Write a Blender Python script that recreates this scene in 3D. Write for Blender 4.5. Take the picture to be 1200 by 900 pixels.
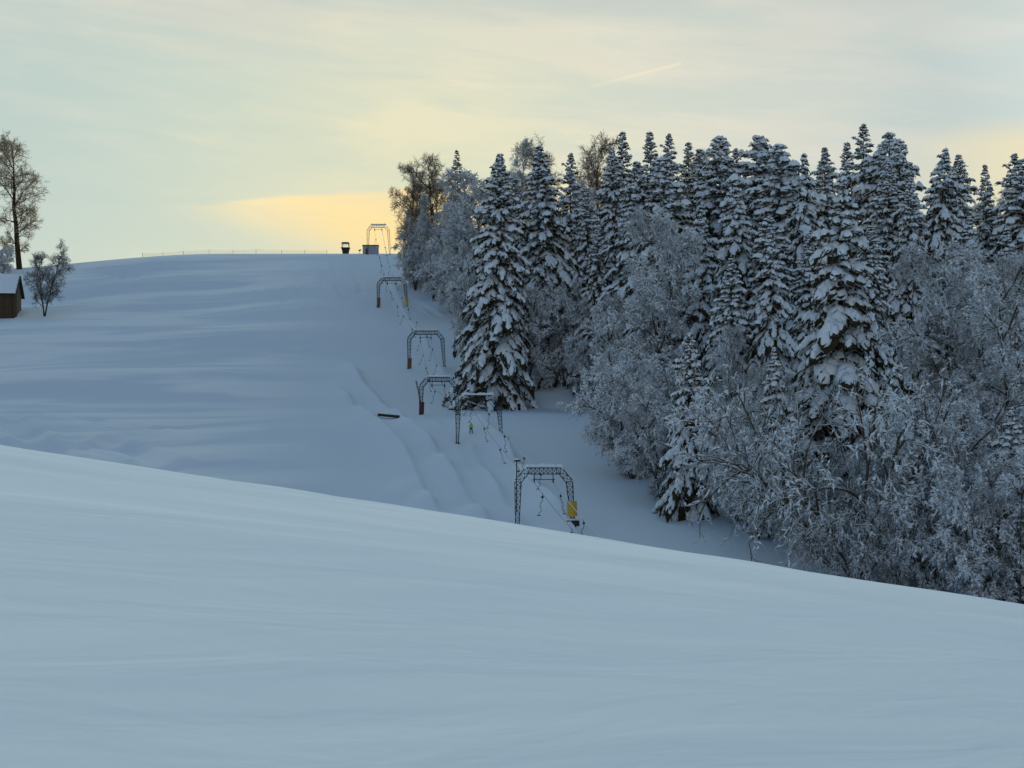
import bpy, math, random
import numpy as np

S = bpy.context.scene
COL = S.collection
R = math.radians
for o in list(bpy.data.objects):
    bpy.data.objects.remove(o)

# ------------------------------------------------------------------ camera
F = 2000.0           # focal length in photo pixels (1200 wide)
HOR = 560.0          # photo row of eye level
cam_d = bpy.data.cameras.new('camera')
cam = bpy.data.objects.new('camera', cam_d)
COL.objects.link(cam)
cam_d.sensor_width = 36.0
cam_d.lens = 36.0 * F / 1200.0
cam_d.shift_y = (HOR - 450.0) / 1200.0
cam_d.clip_start = 0.1
cam_d.clip_end = 20000
cam.location = (0, 0, 0)
cam.rotation_euler = (R(90), 0, 0)
S.camera = cam

# ------------------------------------------------------------------ sun, sky, exposure
SUN_AZ = math.atan((395 - 600) / F)      # from +Y towards +X
SUN_EL = R(10.5)      # veiled by thin cloud above the ridge
sun_d = bpy.data.lights.new('sun', 'SUN')
sun_d.energy = 4.2
sun_d.angle = R(9.0)
sun_d.color = (0.88, 1.0, 0.88)
sun = bpy.data.objects.new('sun', sun_d)
COL.objects.link(sun)
sun.location = (-40, 300, 200)
sun.rotation_euler = (R(90) - SUN_EL, 0, -SUN_AZ + math.pi)
GA, GE = math.atan((440 - 600) / F), R(5.5)     # centre of the yellow glow on the cloud bank
SUNV = (math.sin(GA) * math.cos(GE), math.cos(GA) * math.cos(GE), math.sin(GE))

S.render.engine = 'CYCLES'
S.view_settings.view_transform = 'Standard'
S.view_settings.look = 'None'
S.view_settings.exposure = 0.0
S.view_settings.gamma = 1.0
S.view_settings.use_curve_mapping = False
S.cycles.max_bounces = 5
S.cycles.diffuse_bounces = 4
S.cycles.glossy_bounces = 2
S.cycles.transparent_max_bounces = 6
S.cycles.use_denoising = True
S.cycles.use_adaptive_sampling = True
S.cycles.adaptive_threshold = 0.02
S.cycles.sample_clamp_indirect = 4.0


class NT:
    """tiny helper for writing node trees"""
    def __init__(s, tree):
        s.t = tree

    def n(s, typ, **kw):
        nd = s.t.nodes.new(typ)
        for k, v in kw.items():
            setattr(nd, k, v)
        return nd

    def put(s, sock, v):
        if isinstance(v, bpy.types.NodeSocket):
            s.t.links.new(v, sock)
        elif v is not None:
            if hasattr(sock.default_value, '__len__') and not hasattr(v, '__len__'):
                v = (v,) * len(sock.default_value)
            if hasattr(sock.default_value, '__len__') and len(sock.default_value) == 4 and len(v) == 3:
                v = tuple(v) + (1.0,)
            sock.default_value = v

    def m(s, op, a, b=None, c=None, clamp=False):
        nd = s.n('ShaderNodeMath', operation=op, use_clamp=clamp)
        for i, v in enumerate((a, b, c)):
            if v is not None:
                s.put(nd.inputs[i], v)
        return nd.outputs[0]

    def vm(s, op, a, b=None):
        nd = s.n('ShaderNodeVectorMath', operation=op)
        s.put(nd.inputs[0], a)
        if b is not None:
            s.put(nd.inputs[1], b)
        return nd.outputs['Value'] if op in ('DOT_PRODUCT', 'LENGTH') else nd.outputs[0]

    def mix(s, f, a, b, blend='MIX'):
        nd = s.n('ShaderNodeMix', data_type='RGBA', blend_type=blend)
        s.put(nd.inputs[0], f)
        s.put(nd.inputs[6], a)
        s.put(nd.inputs[7], b)
        return nd.outputs[2]

    def sstep(s, x, lo, hi):
        nd = s.n('ShaderNodeMapRange', interpolation_type='SMOOTHSTEP')
        s.put(nd.inputs[0], x)
        s.put(nd.inputs[1], lo)
        s.put(nd.inputs[2], hi)
        return nd.outputs[0]

    def xyz(s, x, y, z):
        nd = s.n('ShaderNodeCombineXYZ')
        for i, v in enumerate((x, y, z)):
            s.put(nd.inputs[i], v)
        return nd.outputs[0]

    def noise(s, vec, scale, detail=3.0, rough=0.5, dist=0.0):
        nd = s.n('ShaderNodeTexNoise')
        if vec is not None:
            s.put(nd.inputs['Vector'], vec)
        nd.inputs['Scale'].default_value = scale
        nd.inputs['Detail'].default_value = detail
        nd.inputs['Roughness'].default_value = rough
        nd.inputs['Distortion'].default_value = dist
        return nd.outputs['Fac']

    def ramp(s, f, stops):
        nd = s.n('ShaderNodeValToRGB')
        s.put(nd.inputs[0], f)
        e = nd.color_ramp.elements
        while len(e) < len(stops):
            e.new(0.5)
        for k, (p, c) in enumerate(stops):
            e[k].position = p
            e[k].color = tuple(c) + (1.0,)
        return nd.outputs[0]


world = bpy.data.worlds.new('World')
S.world = world
world.use_nodes = True
world.node_tree.nodes.clear()
w = NT(world.node_tree)
sky = w.n('ShaderNodeTexSky', sky_type='NISHITA')
sky.sun_disc = False
sky.sun_elevation = SUN_EL
sky.sun_rotation = SUN_AZ
sky.altitude = 900
sky.air_density = 1.0
sky.dust_density = 1.2
sky.ozone_density = 1.5
SKY_STRENGTH = 0.06
tc = w.n('ShaderNodeTexCoord')
d = w.vm('NORMALIZE', tc.outputs['Generated'])
sep = w.n('ShaderNodeSeparateXYZ')
w.put(sep.inputs[0], d)
dx, dy, dz = sep.outputs
az = w.m('ARCTAN2', dx, dy)
el = w.m('ARCSINE', dz)
ang = w.m('DIVIDE', w.m('ARCCOSINE', w.m('MINIMUM', w.vm('DOT_PRODUCT', d, SUNV), 0.99999)), math.pi)
# thin high veil by angle from the sun; added fill above and behind the view
veil = w.ramp(ang, [
    (0.0, (0.98, 0.80, 0.42)), (0.03, (0.80, 0.77, 0.53)), (0.065, (0.77, 0.745, 0.615)), (0.11, (0.65, 0.675, 0.63)),
    (0.19, (0.92, 1.04, 0.96)), (0.32, (0.245, 0.39, 0.49)), (0.55, (0.050, 0.130, 0.270)), (0.8, (0.28, 0.36, 0.45)), (1.0, (0.95, 1.0, 1.0))])
clear = w.ramp(ang, [
    (0.0, (0.72, 0.72, 0.50)), (0.05, (0.54, 0.65, 0.58)), (0.11, (0.475, 0.61, 0.61)), (0.19, (0.90, 1.03, 0.96)), (0.32, (0.235, 0.385, 0.49)),
    (0.55, (0.048, 0.128, 0.270)), (0.8, (0.275, 0.355, 0.45)), (1.0, (0.94, 1.0, 1.0))])  # same added fill light above the view and behind the camera
wob = w.noise(w.xyz(w.m('MULTIPLY', az, 5.0), w.m('MULTIPLY', el, 22.0), 3.1), 1.0, 4.0, 0.55)
streak = w.noise(w.xyz(w.m('MULTIPLY', az, 4.0), w.m('ADD', w.m('MULTIPLY', el, 26.0), w.m('MULTIPLY', az, 2.5)), 0.7), 1.0, 6.0, 0.58, 0.4)
fine = w.noise(w.xyz(w.m('MULTIPLY', az, 14.0), w.m('ADD', w.m('MULTIPLY', el, 95.0), w.m('MULTIPLY', az, 8.0)), 5.2), 1.0, 5.0, 0.6, 0.6)
cov = w.m('ADD', w.m('MULTIPLY', w.sstep(streak, 0.34, 0.70), 0.75), w.m('MULTIPLY', w.m('SUBTRACT', fine, 0.5), 0.95), clamp=True)
# the veil thickens in a band above the ridge and to the right
band = w.m('MULTIPLY', w.sstep(el, 0.155, 0.215), w.sstep(az, -0.30, 0.0))
cov = w.m('ADD', cov, w.m('MULTIPLY', band, 0.5), clamp=True)
lowleft = w.m('MULTIPLY', w.m('SUBTRACT', 1.0, w.sstep(az, -0.26, 0.16)), w.m('SUBTRACT', 1.0, w.sstep(w.m('ADD', el, w.m('MULTIPLY', wob, 0.5)), 0.38, 0.52)))
cov = w.m('MULTIPLY', cov, w.m('MULTIPLY_ADD', lowleft, -0.75, 1.0))
skycol = w.mix(cov, clear, veil)
# grey underside of the higher cloud sheet near the top of the view
front = w.m('MULTIPLY', w.m('SUBTRACT', 1.0, w.sstep(el, 0.32, 0.55)), w.m('SUBTRACT', 1.0, w.sstep(w.m('ABSOLUTE', az), 0.45, 0.9)))
hi = w.m('MULTIPLY', w.m('MULTIPLY', w.sstep(el, 0.225, 0.29), w.sstep(wob, 0.36, 0.62)), front)
skycol = w.mix(w.m('MULTIPLY', hi, 0.75), skycol, (0.53, 0.585, 0.555))
# yellow cloud bank over the ridge in front of the sun
wv = w.m('MULTIPLY', w.m('SUBTRACT', wob, 0.5), 0.018)
wf = w.m('MULTIPLY', w.m('SUBTRACT', fine, 0.5), 0.022)
top = w.m('ADD', w.m('MULTIPLY_ADD', az, 0.085, 0.1735), w.m('MULTIPLY', w.m('ADD', wv, wf), 0.35))
topm = w.m('SUBTRACT', 1.0, w.sstep(w.m('SUBTRACT', el, top), -0.0035, 0.0008))
bot = w.m('ADD', w.m('MULTIPLY_ADD', az, -0.30, 0.102), w.m('ADD', wv, wf))
botm = w.sstep(w.m('SUBTRACT', el, bot), -0.016, 0.016)
lef = w.sstep(az, -0.225, -0.15)
rig = w.m('SUBTRACT', 1.0, w.sstep(az, 0.0, 0.12))
bank = w.m('MULTIPLY', w.m('MULTIPLY', topm, botm), w.m('MULTIPLY', lef, rig))
bank = w.m('MULTIPLY', bank, w.m('MULTIPLY_ADD', w.sstep(fine, 0.25, 0.7), 0.45, 0.62), clamp=True)
bankcol = w.ramp(ang, [(0.0, (1.0, 0.68, 0.22)), (0.016, (1.0, 0.76, 0.34)), (0.035, (0.96, 0.80, 0.47)), (0.08, (0.86, 0.78, 0.55))])
skycol = w.mix(bank, skycol, bankcol)
# second pale bank low on the right
b2 = w.m('MULTIPLY', w.sstep(az, 0.20, 0.30), w.m('SUBTRACT', 1.0, w.sstep(w.m('ADD', el, wv), 0.185, 0.205)))
skycol = w.mix(w.m('MULTIPLY', w.m('MULTIPLY', b2, front), 0.8), skycol, (0.90, 0.79, 0.50))
# small bright wisp high on the right
b3 = w.m('MULTIPLY', w.sstep(az, 0.235, 0.28), w.sstep(w.m('ADD', el, wf), 0.268, 0.274))
skycol = w.mix(w.m('MULTIPLY', w.m('MULTIPLY', b3, front), 0.55), skycol, (0.86, 0.80, 0.62))
b4 = w.m('MULTIPLY', w.m('SUBTRACT', 1.0, w.sstep(az, -0.22, -0.14)), w.sstep(w.m('ADD', el, wf), 0.266, 0.276))
skycol = w.mix(w.m('MULTIPLY', w.m('MULTIPLY', b4, front), 0.4), skycol, (0.80, 0.77, 0.60))
# contrail: a thin band along a great circle
ca, cb = (0.100, 0.2375), (0.036, 0.2225)
tt = w.m('DIVIDE', w.m('SUBTRACT', az, cb[0]), ca[0] - cb[0])
ln = w.m('MULTIPLY_ADD', tt, ca[1] - cb[1], cb[1])
ln = w.m('ADD', ln, w.m('MULTIPLY', w.m('SUBTRACT', fine, 0.5), 0.0016))
off = w.m('ABSOLUTE', w.m('SUBTRACT', el, ln))
trail = w.m('SUBTRACT', 1.0, w.sstep(off, 0.0003, 0.0012))
trail = w.m('MULTIPLY', trail, w.m('MULTIPLY', w.sstep(tt, -0.1, 0.75), w.m('SUBTRACT', 1.0, w.sstep(tt, 0.96, 1.0))))
skycol = w.mix(w.m('MULTIPLY', trail, 0.5), skycol, (0.95, 0.84, 0.60))
# veil over the physical sky
bg1 = w.n('ShaderNodeBackground')
w.put(bg1.inputs[0], sky.outputs[0])
bg1.inputs[1].default_value = SKY_STRENGTH
bg2 = w.n('ShaderNodeBackground')
w.put(bg2.inputs[0], skycol)
bg2.inputs[1].default_value = 1.0
mx = w.n('ShaderNodeMixShader')
mx.inputs[0].default_value = 0.95
w.t.links.new(bg1.outputs[0], mx.inputs[1])
w.t.links.new(bg2.outputs[0], mx.inputs[2])
wo = w.n('ShaderNodeOutputWorld')
w.t.links.new(mx.outputs[0], wo.inputs[0])

# ------------------------------------------------------------------ terrain
rng = np.random.default_rng(7)
_perm = rng.random((256, 256))


def vnoise(x, y):
    x = np.asarray(x, float); y = np.asarray(y, float)
    xi = np.floor(x).astype(int); yi = np.floor(y).astype(int)
    fx = x - xi; fy = y - yi
    fx = fx * fx * (3 - 2 * fx); fy = fy * fy * (3 - 2 * fy)
    a = _perm[xi % 256, yi % 256]; b = _perm[(xi + 1) % 256, yi % 256]
    c = _perm[xi % 256, (yi + 1) % 256]; dd = _perm[(xi + 1) % 256, (yi + 1) % 256]
    return (a * (1 - fx) + b * fx) * (1 - fy) + (c * (1 - fx) + dd * fx) * fy - 0.5


def sst(x, a, b):
    t = np.clip((x - a) / (b - a), 0, 1)
    return t * t * (3 - 2 * t)


# far slope: (depth, photo row there) of the open hillside, a rolling profile with three benches
_prof = [(100, 840), (150, 740), (170, 690), (186, 640), (205, 600), (240, 545), (264, 502), (284, 485), (300, 481), (326, 439),
         (349, 425), (370, 386), (391, 375), (425, 340), (462, 311), (486, 299), (505, 296.5)]
_py = np.array([p[0] for p in _prof], float)
_pz = (HOR - np.array([p[1] for p in _prof])) / F * _py
_yy = np.arange(-800, 9000, 1.0)
_zz = np.interp(_yy, _py, _pz)
_lo = _yy < 100
_zz[_lo] = _pz[0] - 4.0 * (1 - np.exp((_yy[_lo] - 100) / 60.0))
_hiM = _yy > 505
_tt = _yy[_hiM] - 505
_zz[_hiM] = _pz[-1] - 0.02 * _tt - 70 * (1 - np.exp(-(_tt / 900.0) ** 2)) + 0.02 * np.maximum(0, _tt - 1500)
_k = np.exp(-0.5 * (np.arange(-18, 19) / 4.0) ** 2); _k /= _k.sum()
_zz = np.convolve(np.pad(_zz, 18, mode='edge'), _k, mode='valid')

_ey = [0, 150, 163, 171, 186, 203, 252, 283, 296, 306, 400, 430, 490, 700]
_ex = [70, 60, 50, 36, 27, 22, 16, 15, 8, -2, -20, -26, -34, -60]


def forest_edge(Y):
    return np.interp(Y, _ey, _ex)


def near_hill(X, Y):
    k = 0.00084
    yp = np.maximum(Y, 0)
    z = -1.7 + 0.047 * np.clip(Y, -60, None) - k * yp ** 2 - 0.1535 * 90 * np.tanh(X / 90.0)
    z = z + 0.07 * vnoise(X / 2.7 + 1.1, Y / 2.9 + 5.2) * sst(Y, 14, 35) + 0.10 * vnoise(X / 9.0 + 3.3, Y / 6.0 + 1.7) * sst(Y, 8, 25) + 0.35 * vnoise(X / 30 + 8.1, Y / 22 + 4.4) * sst(Y, 15, 40)
    return z


def far_base(X, Y):
    warp = 22 * vnoise(X / 75.0 + 11.3, Y / 160.0 + 2.2) * sst(np.abs(X + 10), 8, 60) * (1 - sst(Y, 440, 470))
    z = np.interp(Y + warp, _yy, _zz)
    z = z - 5.0 * sst(-X, 85, 165)
    # rolling detail, benches fade in and out sideways
    amp = sst(Y, 170, 215) * (1 - sst(Y, 455, 480))
    off = 0.12 + 0.88 * sst(np.abs(X - np.interp(Y, [195, 257, 334, 403, 490], [4, -5, -17, -28, -38])), 12, 45)
    z = z + amp * off * (3.0 * vnoise(X / 70.0 + 1.1, Y / 17.0 + 7.7) + 0.55 * vnoise(X / 30.0 + 5.1, Y / 7.0 + 3.7) * sst(np.abs(X + 10), 6, 30))
    dedge = X - forest_edge(Y)
    z = z + 14.0 * (1 - np.exp(-np.maximum(0, dedge - 3) / 42.0)) * sst(Y, 150, 200) * (1 - sst(Y, 320, 420))
    return z


def terrain0(X, Y):
    a = near_hill(X, Y); b = far_base(X, Y)
    mx_ = np.maximum(a, b)
    return mx_ + 1.2 * np.log(np.exp((a - mx_) / 1.2) + np.exp((b - mx_) / 1.2)) * (np.asarray(Y) > 60)


def at(px, row, y0=140, y1=700):
    """world point of the far hillside that lies on this line of sight"""
    Y = np.arange(y0, y1, 0.5)
    X = (px - 600) / F * Y
    z = far_base(X, Y)
    hit = np.nonzero(z >= (HOR - row) / F * Y)[0]
    i = hit[0] if len(hit) else len(Y) - 1
    return X[i], Y[i]


# wind lips and ski tracks, as world polylines with a cross profile
def wp(pts):
    return np.array([at(*p) for p in pts])


LIPS = [  # points, height, left width, right width
    ([(382, 447), (407, 469), (434, 492), (451, 511), (466, 525), (476, 542), (487, 564), (498, 589), (509, 605), (520, 625)], 0.45, 3.5, 0.9),
    ([(405, 420), (411, 433), (423, 455), (445, 474), (465, 489), (479, 503), (501, 519), (512, 539), (532, 564), (545, 589), (562, 611), (580, 635)], 0.5, 3.5, 0.9),
    ([(500, 492), (520, 505), (535, 530), (560, 575), (590, 625)], 0.15, 3.0, 0.9),
    ([(551, 525), (557, 544), (576, 572), (595, 605), (612, 628)], 0.5, 3.0, 0.9),
    ([(553, 487), (565, 508), (584, 525), (601, 547), (618, 569), (640, 594), (665, 630), (690, 660)], 0.8, 3.5, 0.9),
    ([(457, 330), (465, 345), (480, 380), (500, 400), (525, 450)], 0.25, 1.0, 2.0),
]
TRACKS = [  # points, depth, half width
    ([(8, 485), (20, 503), (38, 512), (44, 522), (60, 533), (85, 540)], 0.34, 2.2),
    ([(178, 503), (160, 511), (138, 513), (125, 520), (138, 527), (165, 530), (185, 541), (198, 548), (205, 555)], 0.36, 2.2),
    ([(12, 484), (60, 487), (110, 492), (150, 500), (240, 502)], 0.16, 1.2),
    ([(388, 304), (392, 315), (392, 330), (400, 345), (415, 352)], 0.22, 0.9),
    ([(410, 303), (418, 312), (414, 322), (425, 335), (421, 348)], 0.22, 0.9),
    ([(365, 310), (378, 322), (375, 335), (390, 345), (440, 352)], 0.22, 0.9),
    ([(340, 312), (352, 325), (347, 338), (362, 355)], 0.2, 0.9),
    ([(448, 304), (450, 316), (449, 325)], 0.25, 0.8),
    ([(112, 313), (130, 322), (150, 330), (158, 340)], 0.2, 1.0),
    ([(128, 312), (148, 320), (165, 333)], 0.2, 1.0),
    ([(300, 338), (315, 345), (345, 360), (400, 362)], 0.18, 1.0),
    ([(372, 318), (400, 336), (430, 340), (441, 343)], 0.3, 0.9),
    ([(478, 352), (500, 360), (515, 372)], 0.3, 0.9),
    ([(425, 361), (455, 364), (490, 370)], 0.3, 0.9),
]
LIPS = [(wp(p), h, a, b) for p, h, a, b in LIPS]
TRACKS = [(wp(p), h, a) for p, h, a in TRACKS]


def seg_dist(P, line):
    """signed distance (right of travel positive) and position 0..1 along a polyline"""
    best = np.full(len(P), 1e9); sgn = np.zeros(len(P)); pos = np.zeros(len(P))
    n = len(line) - 1
    for i in range(n):
        a = line[i]; v = line[i + 1] - a; L2 = v @ v
        t = np.clip(((P - a) @ v) / L2, 0, 1)
        q = P - a - t[:, None] * v
        dd = np.hypot(q[:, 0], q[:, 1])
        s = np.sign(v[1] * q[:, 0] - v[0] * q[:, 1])
        m = dd < best
        best[m] = dd[m]; sgn[m] = s[m]; pos[m] = (i + t[m]) / n
    return best * sgn, pos


def smooth_line(line, k=6):
    t = np.arange(len(line)); tn = np.linspace(0, len(line) - 1, (len(line) - 1) * k + 1)
    p = np.stack([np.interp(tn, t, line[:, c]) for c in (0, 1)], 1)
    for _ in range(k):
        p[1:-1] = 0.5 * p[1:-1] + 0.25 * (p[:-2] + p[2:])
    return p


def details(X, Y):
    sh = np.shape(X)
    P = np.stack([np.ravel(X), np.ravel(Y)], 1)
    out = np.zeros(len(P))
    for line, h, wa, wb in LIPS:
        h = h * 3.3
        line = smooth_line(line)
        lo = line.min(0) - 15; hi_ = line.max(0) + 15
        m = np.nonzero((P > lo).all(1) & (P < hi_).all(1))[0]
        if len(m) == 0:
            continue
        # seen from below, the line runs downhill towards the camera: right of travel is image left
        dd, pos = seg_dist(P[m], line)
        dd = -dd
        wid = np.where(dd < 0, wa, wb)
        fade = sst(pos, 0, 0.12) * (1 - sst(pos, 0.93, 1.0))
        hh = h * (0.75 + 0.9 * vnoise(P[m, 0] / 5 + 9, P[m, 1] / 9))
        out[m] += hh * np.exp(-(np.abs(dd) / wid) ** 1.4) * fade
    for line, h, wd in TRACKS:
        h = h * (2.8 if line[0][1] < 400 else 1.7)
        line = smooth_line(line)
        lo = line.min(0) - 6; hi_ = line.max(0) + 6
        m = np.nonzero((P > lo).all(1) & (P < hi_).all(1))[0]
        if len(m) == 0:
            continue
        dd, pos = seg_dist(P[m], line)
        fade = sst(pos, 0, 0.1) * (1 - sst(pos, 0.85, 1.0))
        u = np.abs(dd) / wd
        out[m] += fade * h * (0.5 * np.exp(-((u - 1.5) / 0.5) ** 2) - np.exp(-u ** 2))
    return out.reshape(sh)


def terrain(X, Y):
    X = np.asarray(X, float); Y = np.asarray(Y, float)
    return terrain0(X, Y) + details(X, Y)


def gz(x, y):
    return float(terrain(np.array([x]), np.array([y]))[0])


# ------------------------------------------------------------------ materials
def new_mat(name):
    m = bpy.data.materials.new(name)
    m.use_nodes = True
    m.node_tree.nodes.clear()
    t = NT(m.node_tree)
    p = t.n('ShaderNodeBsdfPrincipled')
    o = t.n('ShaderNodeOutputMaterial')
    t.t.links.new(p.outputs[0], o.inputs[0])
    return m, t, p


def simple_mat(name, col, rough=0.6, metal=0.0, var=0.25, scale=8.0, bump=0.0):
    m, t, p = new_mat(name)
    tc = t.n('ShaderNodeTexCoord')
    nz = t.noise(tc.outputs['Object'], scale, 4.0, 0.6)
    c = t.mix(t.sstep(nz, 0.3, 0.7), tuple(x * (1 - var) for x in col), tuple(min(1, x * (1 + var)) for x in col))
    t.put(p.inputs['Base Color'], c)
    p.inputs['Roughness'].default_value = rough
    p.inputs['Metallic'].default_value = metal
    if bump:
        b = t.n('ShaderNodeBump')
        b.inputs['Strength'].default_value = bump
        t.put(b.inputs['Height'], nz)
        t.t.links.new(b.outputs[0], p.inputs['Normal'])
    return m


def snow_ground():
    m, t, p = new_mat('snow_field')
    g = t.n('ShaderNodeNewGeometry')
    pos = g.outputs['Position']
    sp = t.n('ShaderNodeSeparateXYZ'); t.put(sp.inputs[0], pos)
    x, y, z = sp.outputs
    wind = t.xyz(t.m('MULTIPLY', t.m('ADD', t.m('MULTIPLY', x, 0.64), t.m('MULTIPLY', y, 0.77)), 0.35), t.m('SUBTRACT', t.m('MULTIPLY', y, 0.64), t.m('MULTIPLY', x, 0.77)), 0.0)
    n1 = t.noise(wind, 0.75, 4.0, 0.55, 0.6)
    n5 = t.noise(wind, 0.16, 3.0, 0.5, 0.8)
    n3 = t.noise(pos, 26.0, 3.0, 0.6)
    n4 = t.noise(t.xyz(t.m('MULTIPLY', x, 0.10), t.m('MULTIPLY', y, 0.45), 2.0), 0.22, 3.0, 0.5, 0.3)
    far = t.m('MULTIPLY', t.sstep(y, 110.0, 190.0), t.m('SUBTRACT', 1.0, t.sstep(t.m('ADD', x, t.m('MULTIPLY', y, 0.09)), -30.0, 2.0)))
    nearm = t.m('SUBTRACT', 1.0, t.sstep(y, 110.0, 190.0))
    h = t.m('ADD', t.m('MULTIPLY', n1, 0.12), t.m('MULTIPLY', n5, 0.28))
    h = t.m('ADD', h, t.m('MULTIPLY', n3, 0.0025))
    h = t.m('ADD', h, t.m('MULTIPLY', t.m('MULTIPLY', n4, far), 3.0))
    b = t.n('ShaderNodeBump')
    b.inputs['Strength'].default_value = 0.22
    b.inputs['Distance'].default_value = 1.0
    t.put(b.inputs['Height'], h)
    t.t.links.new(b.outputs[0], p.inputs['Normal'])
    # lighter and darker bands of light painted into the snow colour
    lit_bands = t.m('ADD', t.m('MULTIPLY', t.sstep(n4, 0.40, 0.62), far), t.m('MULTIPLY', t.m('MULTIPLY', t.sstep(n5, 0.3, 0.7), 0.45), nearm))
    c = t.mix(lit_bands, (0.74, 0.785, 0.835), (0.92, 0.925, 0.93))
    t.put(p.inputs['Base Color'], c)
    p.inputs['Roughness'].default_value = 0.55
    p.inputs['Specular IOR Level'].default_value = 0.0
    return m


def snow_load():
    m, t, p = new_mat('snow_load')
    tc = t.n('ShaderNodeTexCoord')
    n1 = t.noise(tc.outputs['Object'], 5.0, 4.0, 0.65)
    b = t.n('ShaderNodeBump')
    b.inputs['Strength'].default_value = 0.6
    b.inputs['Distance'].default_value = 0.12
    t.put(b.inputs['Height'], n1)
    t.t.links.new(b.outputs[0], p.inputs['Normal'])
    t.put(p.inputs['Base Color'], t.mix(n1, (0.86, 0.875, 0.895), (0.93, 0.935, 0.94)))
    p.inputs['Roughness'].default_value = 0.6
    p.inputs['Specular IOR Level'].default_value = 0.0
    return m


def frosted(name, bark, frost, lo, hi, amount=1.0, scale=3.0):
    """bark or needles with snow lying on whatever faces up"""
    m, t, p = new_mat(name)
    g = t.n('ShaderNodeNewGeometry')
    tc = t.n('ShaderNodeTexCoord')
    sp = t.n('ShaderNodeSeparateXYZ'); t.put(sp.inputs[0], g.outputs['Normal'])
    nz = t.noise(tc.outputs['Object'], scale, 4.0, 0.6)
    n2 = t.noise(tc.outputs['Object'], scale * 0.13, 2.0, 0.5)
    up = t.m('ADD', sp.outputs[2], t.m('MULTIPLY', t.m('SUBTRACT', nz, 0.5), 1.6))
    up = t.m('ADD', up, t.m('MULTIPLY', t.m('SUBTRACT', n2, 0.5), 1.4))
    f = t.m('MULTIPLY', t.sstep(up, lo, hi), amount)
    bk = t.mix(nz, tuple(c * 0.6 for c in bark), tuple(c * 1.4 for c in bark))
    t.put(p.inputs['Base Color'], t.mix(f, bk, frost))
    p.inputs['Roughness'].default_value = 0.75
    p.inputs['Specular IOR Level'].default_value = 0.03
    return m


M = {}
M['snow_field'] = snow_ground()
M['snow'] = snow_load()
M['needles'] = frosted('spruce_needles', (0.056, 0.044, 0.022), (0.70, 0.73, 0.76), 0.6, 1.4, 0.6, 4.0)
M['needles_brown'] = frosted('brown_needles', (0.060, 0.042, 0.020), (0.62, 0.66, 0.70), 0.7, 1.6, 0.8, 4.0)
M['bark'] = frosted('bark', (0.075, 0.055, 0.038), (0.78, 0.80, 0.83), 0.25, 0.9, 0.95, 3.0)
M['twigs_backlit'] = frosted('backlit_twigs', (0.36, 0.23, 0.10), (0.84, 0.78, 0.68), 0.0, 0.8, 0.8, 2.0)  # golden backlight put into the twig and frost colours
M['bark_arch'] = frosted('arching_bark', (0.11, 0.08, 0.055), (0.80, 0.82, 0.84), 0.05, 0.8, 0.95, 3.0)
M['bark_dark'] = frosted('bark_dark', (0.060, 0.040, 0.024), (0.74, 0.76, 0.80), 0.6, 1.3, 0.8, 3.0)
M['twigs'] = frosted('hoar_twigs', (0.085, 0.060, 0.040), (0.92, 0.925, 0.93), -0.75, 0.30, 1.0, 2.0)
M['twigs_grey'] = frosted('grey_twigs', (0.12, 0.10, 0.085), (0.76, 0.78, 0.80), -0.2, 0.8, 0.85, 2.0)
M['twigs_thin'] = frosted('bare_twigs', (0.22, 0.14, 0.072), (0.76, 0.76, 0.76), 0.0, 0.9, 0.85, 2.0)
M['steel'] = frosted('frosted_steel', (0.05, 0.058, 0.058), (0.62, 0.67, 0.72), 0.15, 1.1, 0.75, 2.5)
M['steel_dark'] = simple_mat('dark_steel', (0.028, 0.028, 0.030), 0.5, 0.3)
M['cable'] = simple_mat('frosted_cable', (0.55, 0.58, 0.62), 0.6)
M['cable_dark'] = simple_mat('dark_cable', (0.06, 0.065, 0.07), 0.5)
M['mat_yellow'] = simple_mat('yellow_padding', (0.62, 0.36, 0.02), 0.6, 0, 0.12, 3)
M['mat_red'] = simple_mat('dark_red_padding', (0.10, 0.028, 0.022), 0.7, 0, 0.3, 4)
M['mat_rust'] = simple_mat('rusty_padding', (0.20, 0.085, 0.03), 0.75, 0, 0.3, 4)
M['wood'] = simple_mat('weathered_boards', (0.085, 0.052, 0.026), 0.8, 0, 0.4, 5, 0.3)
M['wood_dark'] = simple_mat('dark_boards', (0.035, 0.024, 0.016), 0.8, 0, 0.4, 5, 0.3)
M['grey_board'] = simple_mat('grey_boards', (0.38, 0.38, 0.40), 0.8, 0, 0.12, 3)
M['net'] = simple_mat('orange_net', (0.42, 0.22, 0.12), 0.7)
M['hivis'] = simple_mat('hi_vis_jacket', (0.38, 0.62, 0.03), 0.6, 0, 0.1)
M['trousers'] = simple_mat('black_trousers', (0.015, 0.017, 0.02), 0.7)
M['skin'] = simple_mat('skin', (0.48, 0.27, 0.18), 0.5, 0, 0.1)
M['hat'] = simple_mat('dark_hat', (0.02, 0.02, 0.025), 0.6)


def glass():
    m, t, p = new_mat('window_glass')
    out = [n for n in t.t.nodes if n.type == 'OUTPUT_MATERIAL'][0]
    t.t.nodes.remove(p)
    tr = t.n('ShaderNodeBsdfTransparent'); tr.inputs[0].default_value = (0.92, 0.93, 0.92, 1)
    gl = t.n('ShaderNodeBsdfGlossy'); gl.inputs['Roughness'].default_value = 0.05
    mxs = t.n('ShaderNodeMixShader'); mxs.inputs[0].default_value = 0.10
    t.t.links.new(tr.outputs[0], mxs.inputs[1]); t.t.links.new(gl.outputs[0], mxs.inputs[2])
    t.t.links.new(mxs.outputs[0], out.inputs[0])
    return m


M['glass'] = glass()


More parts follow.
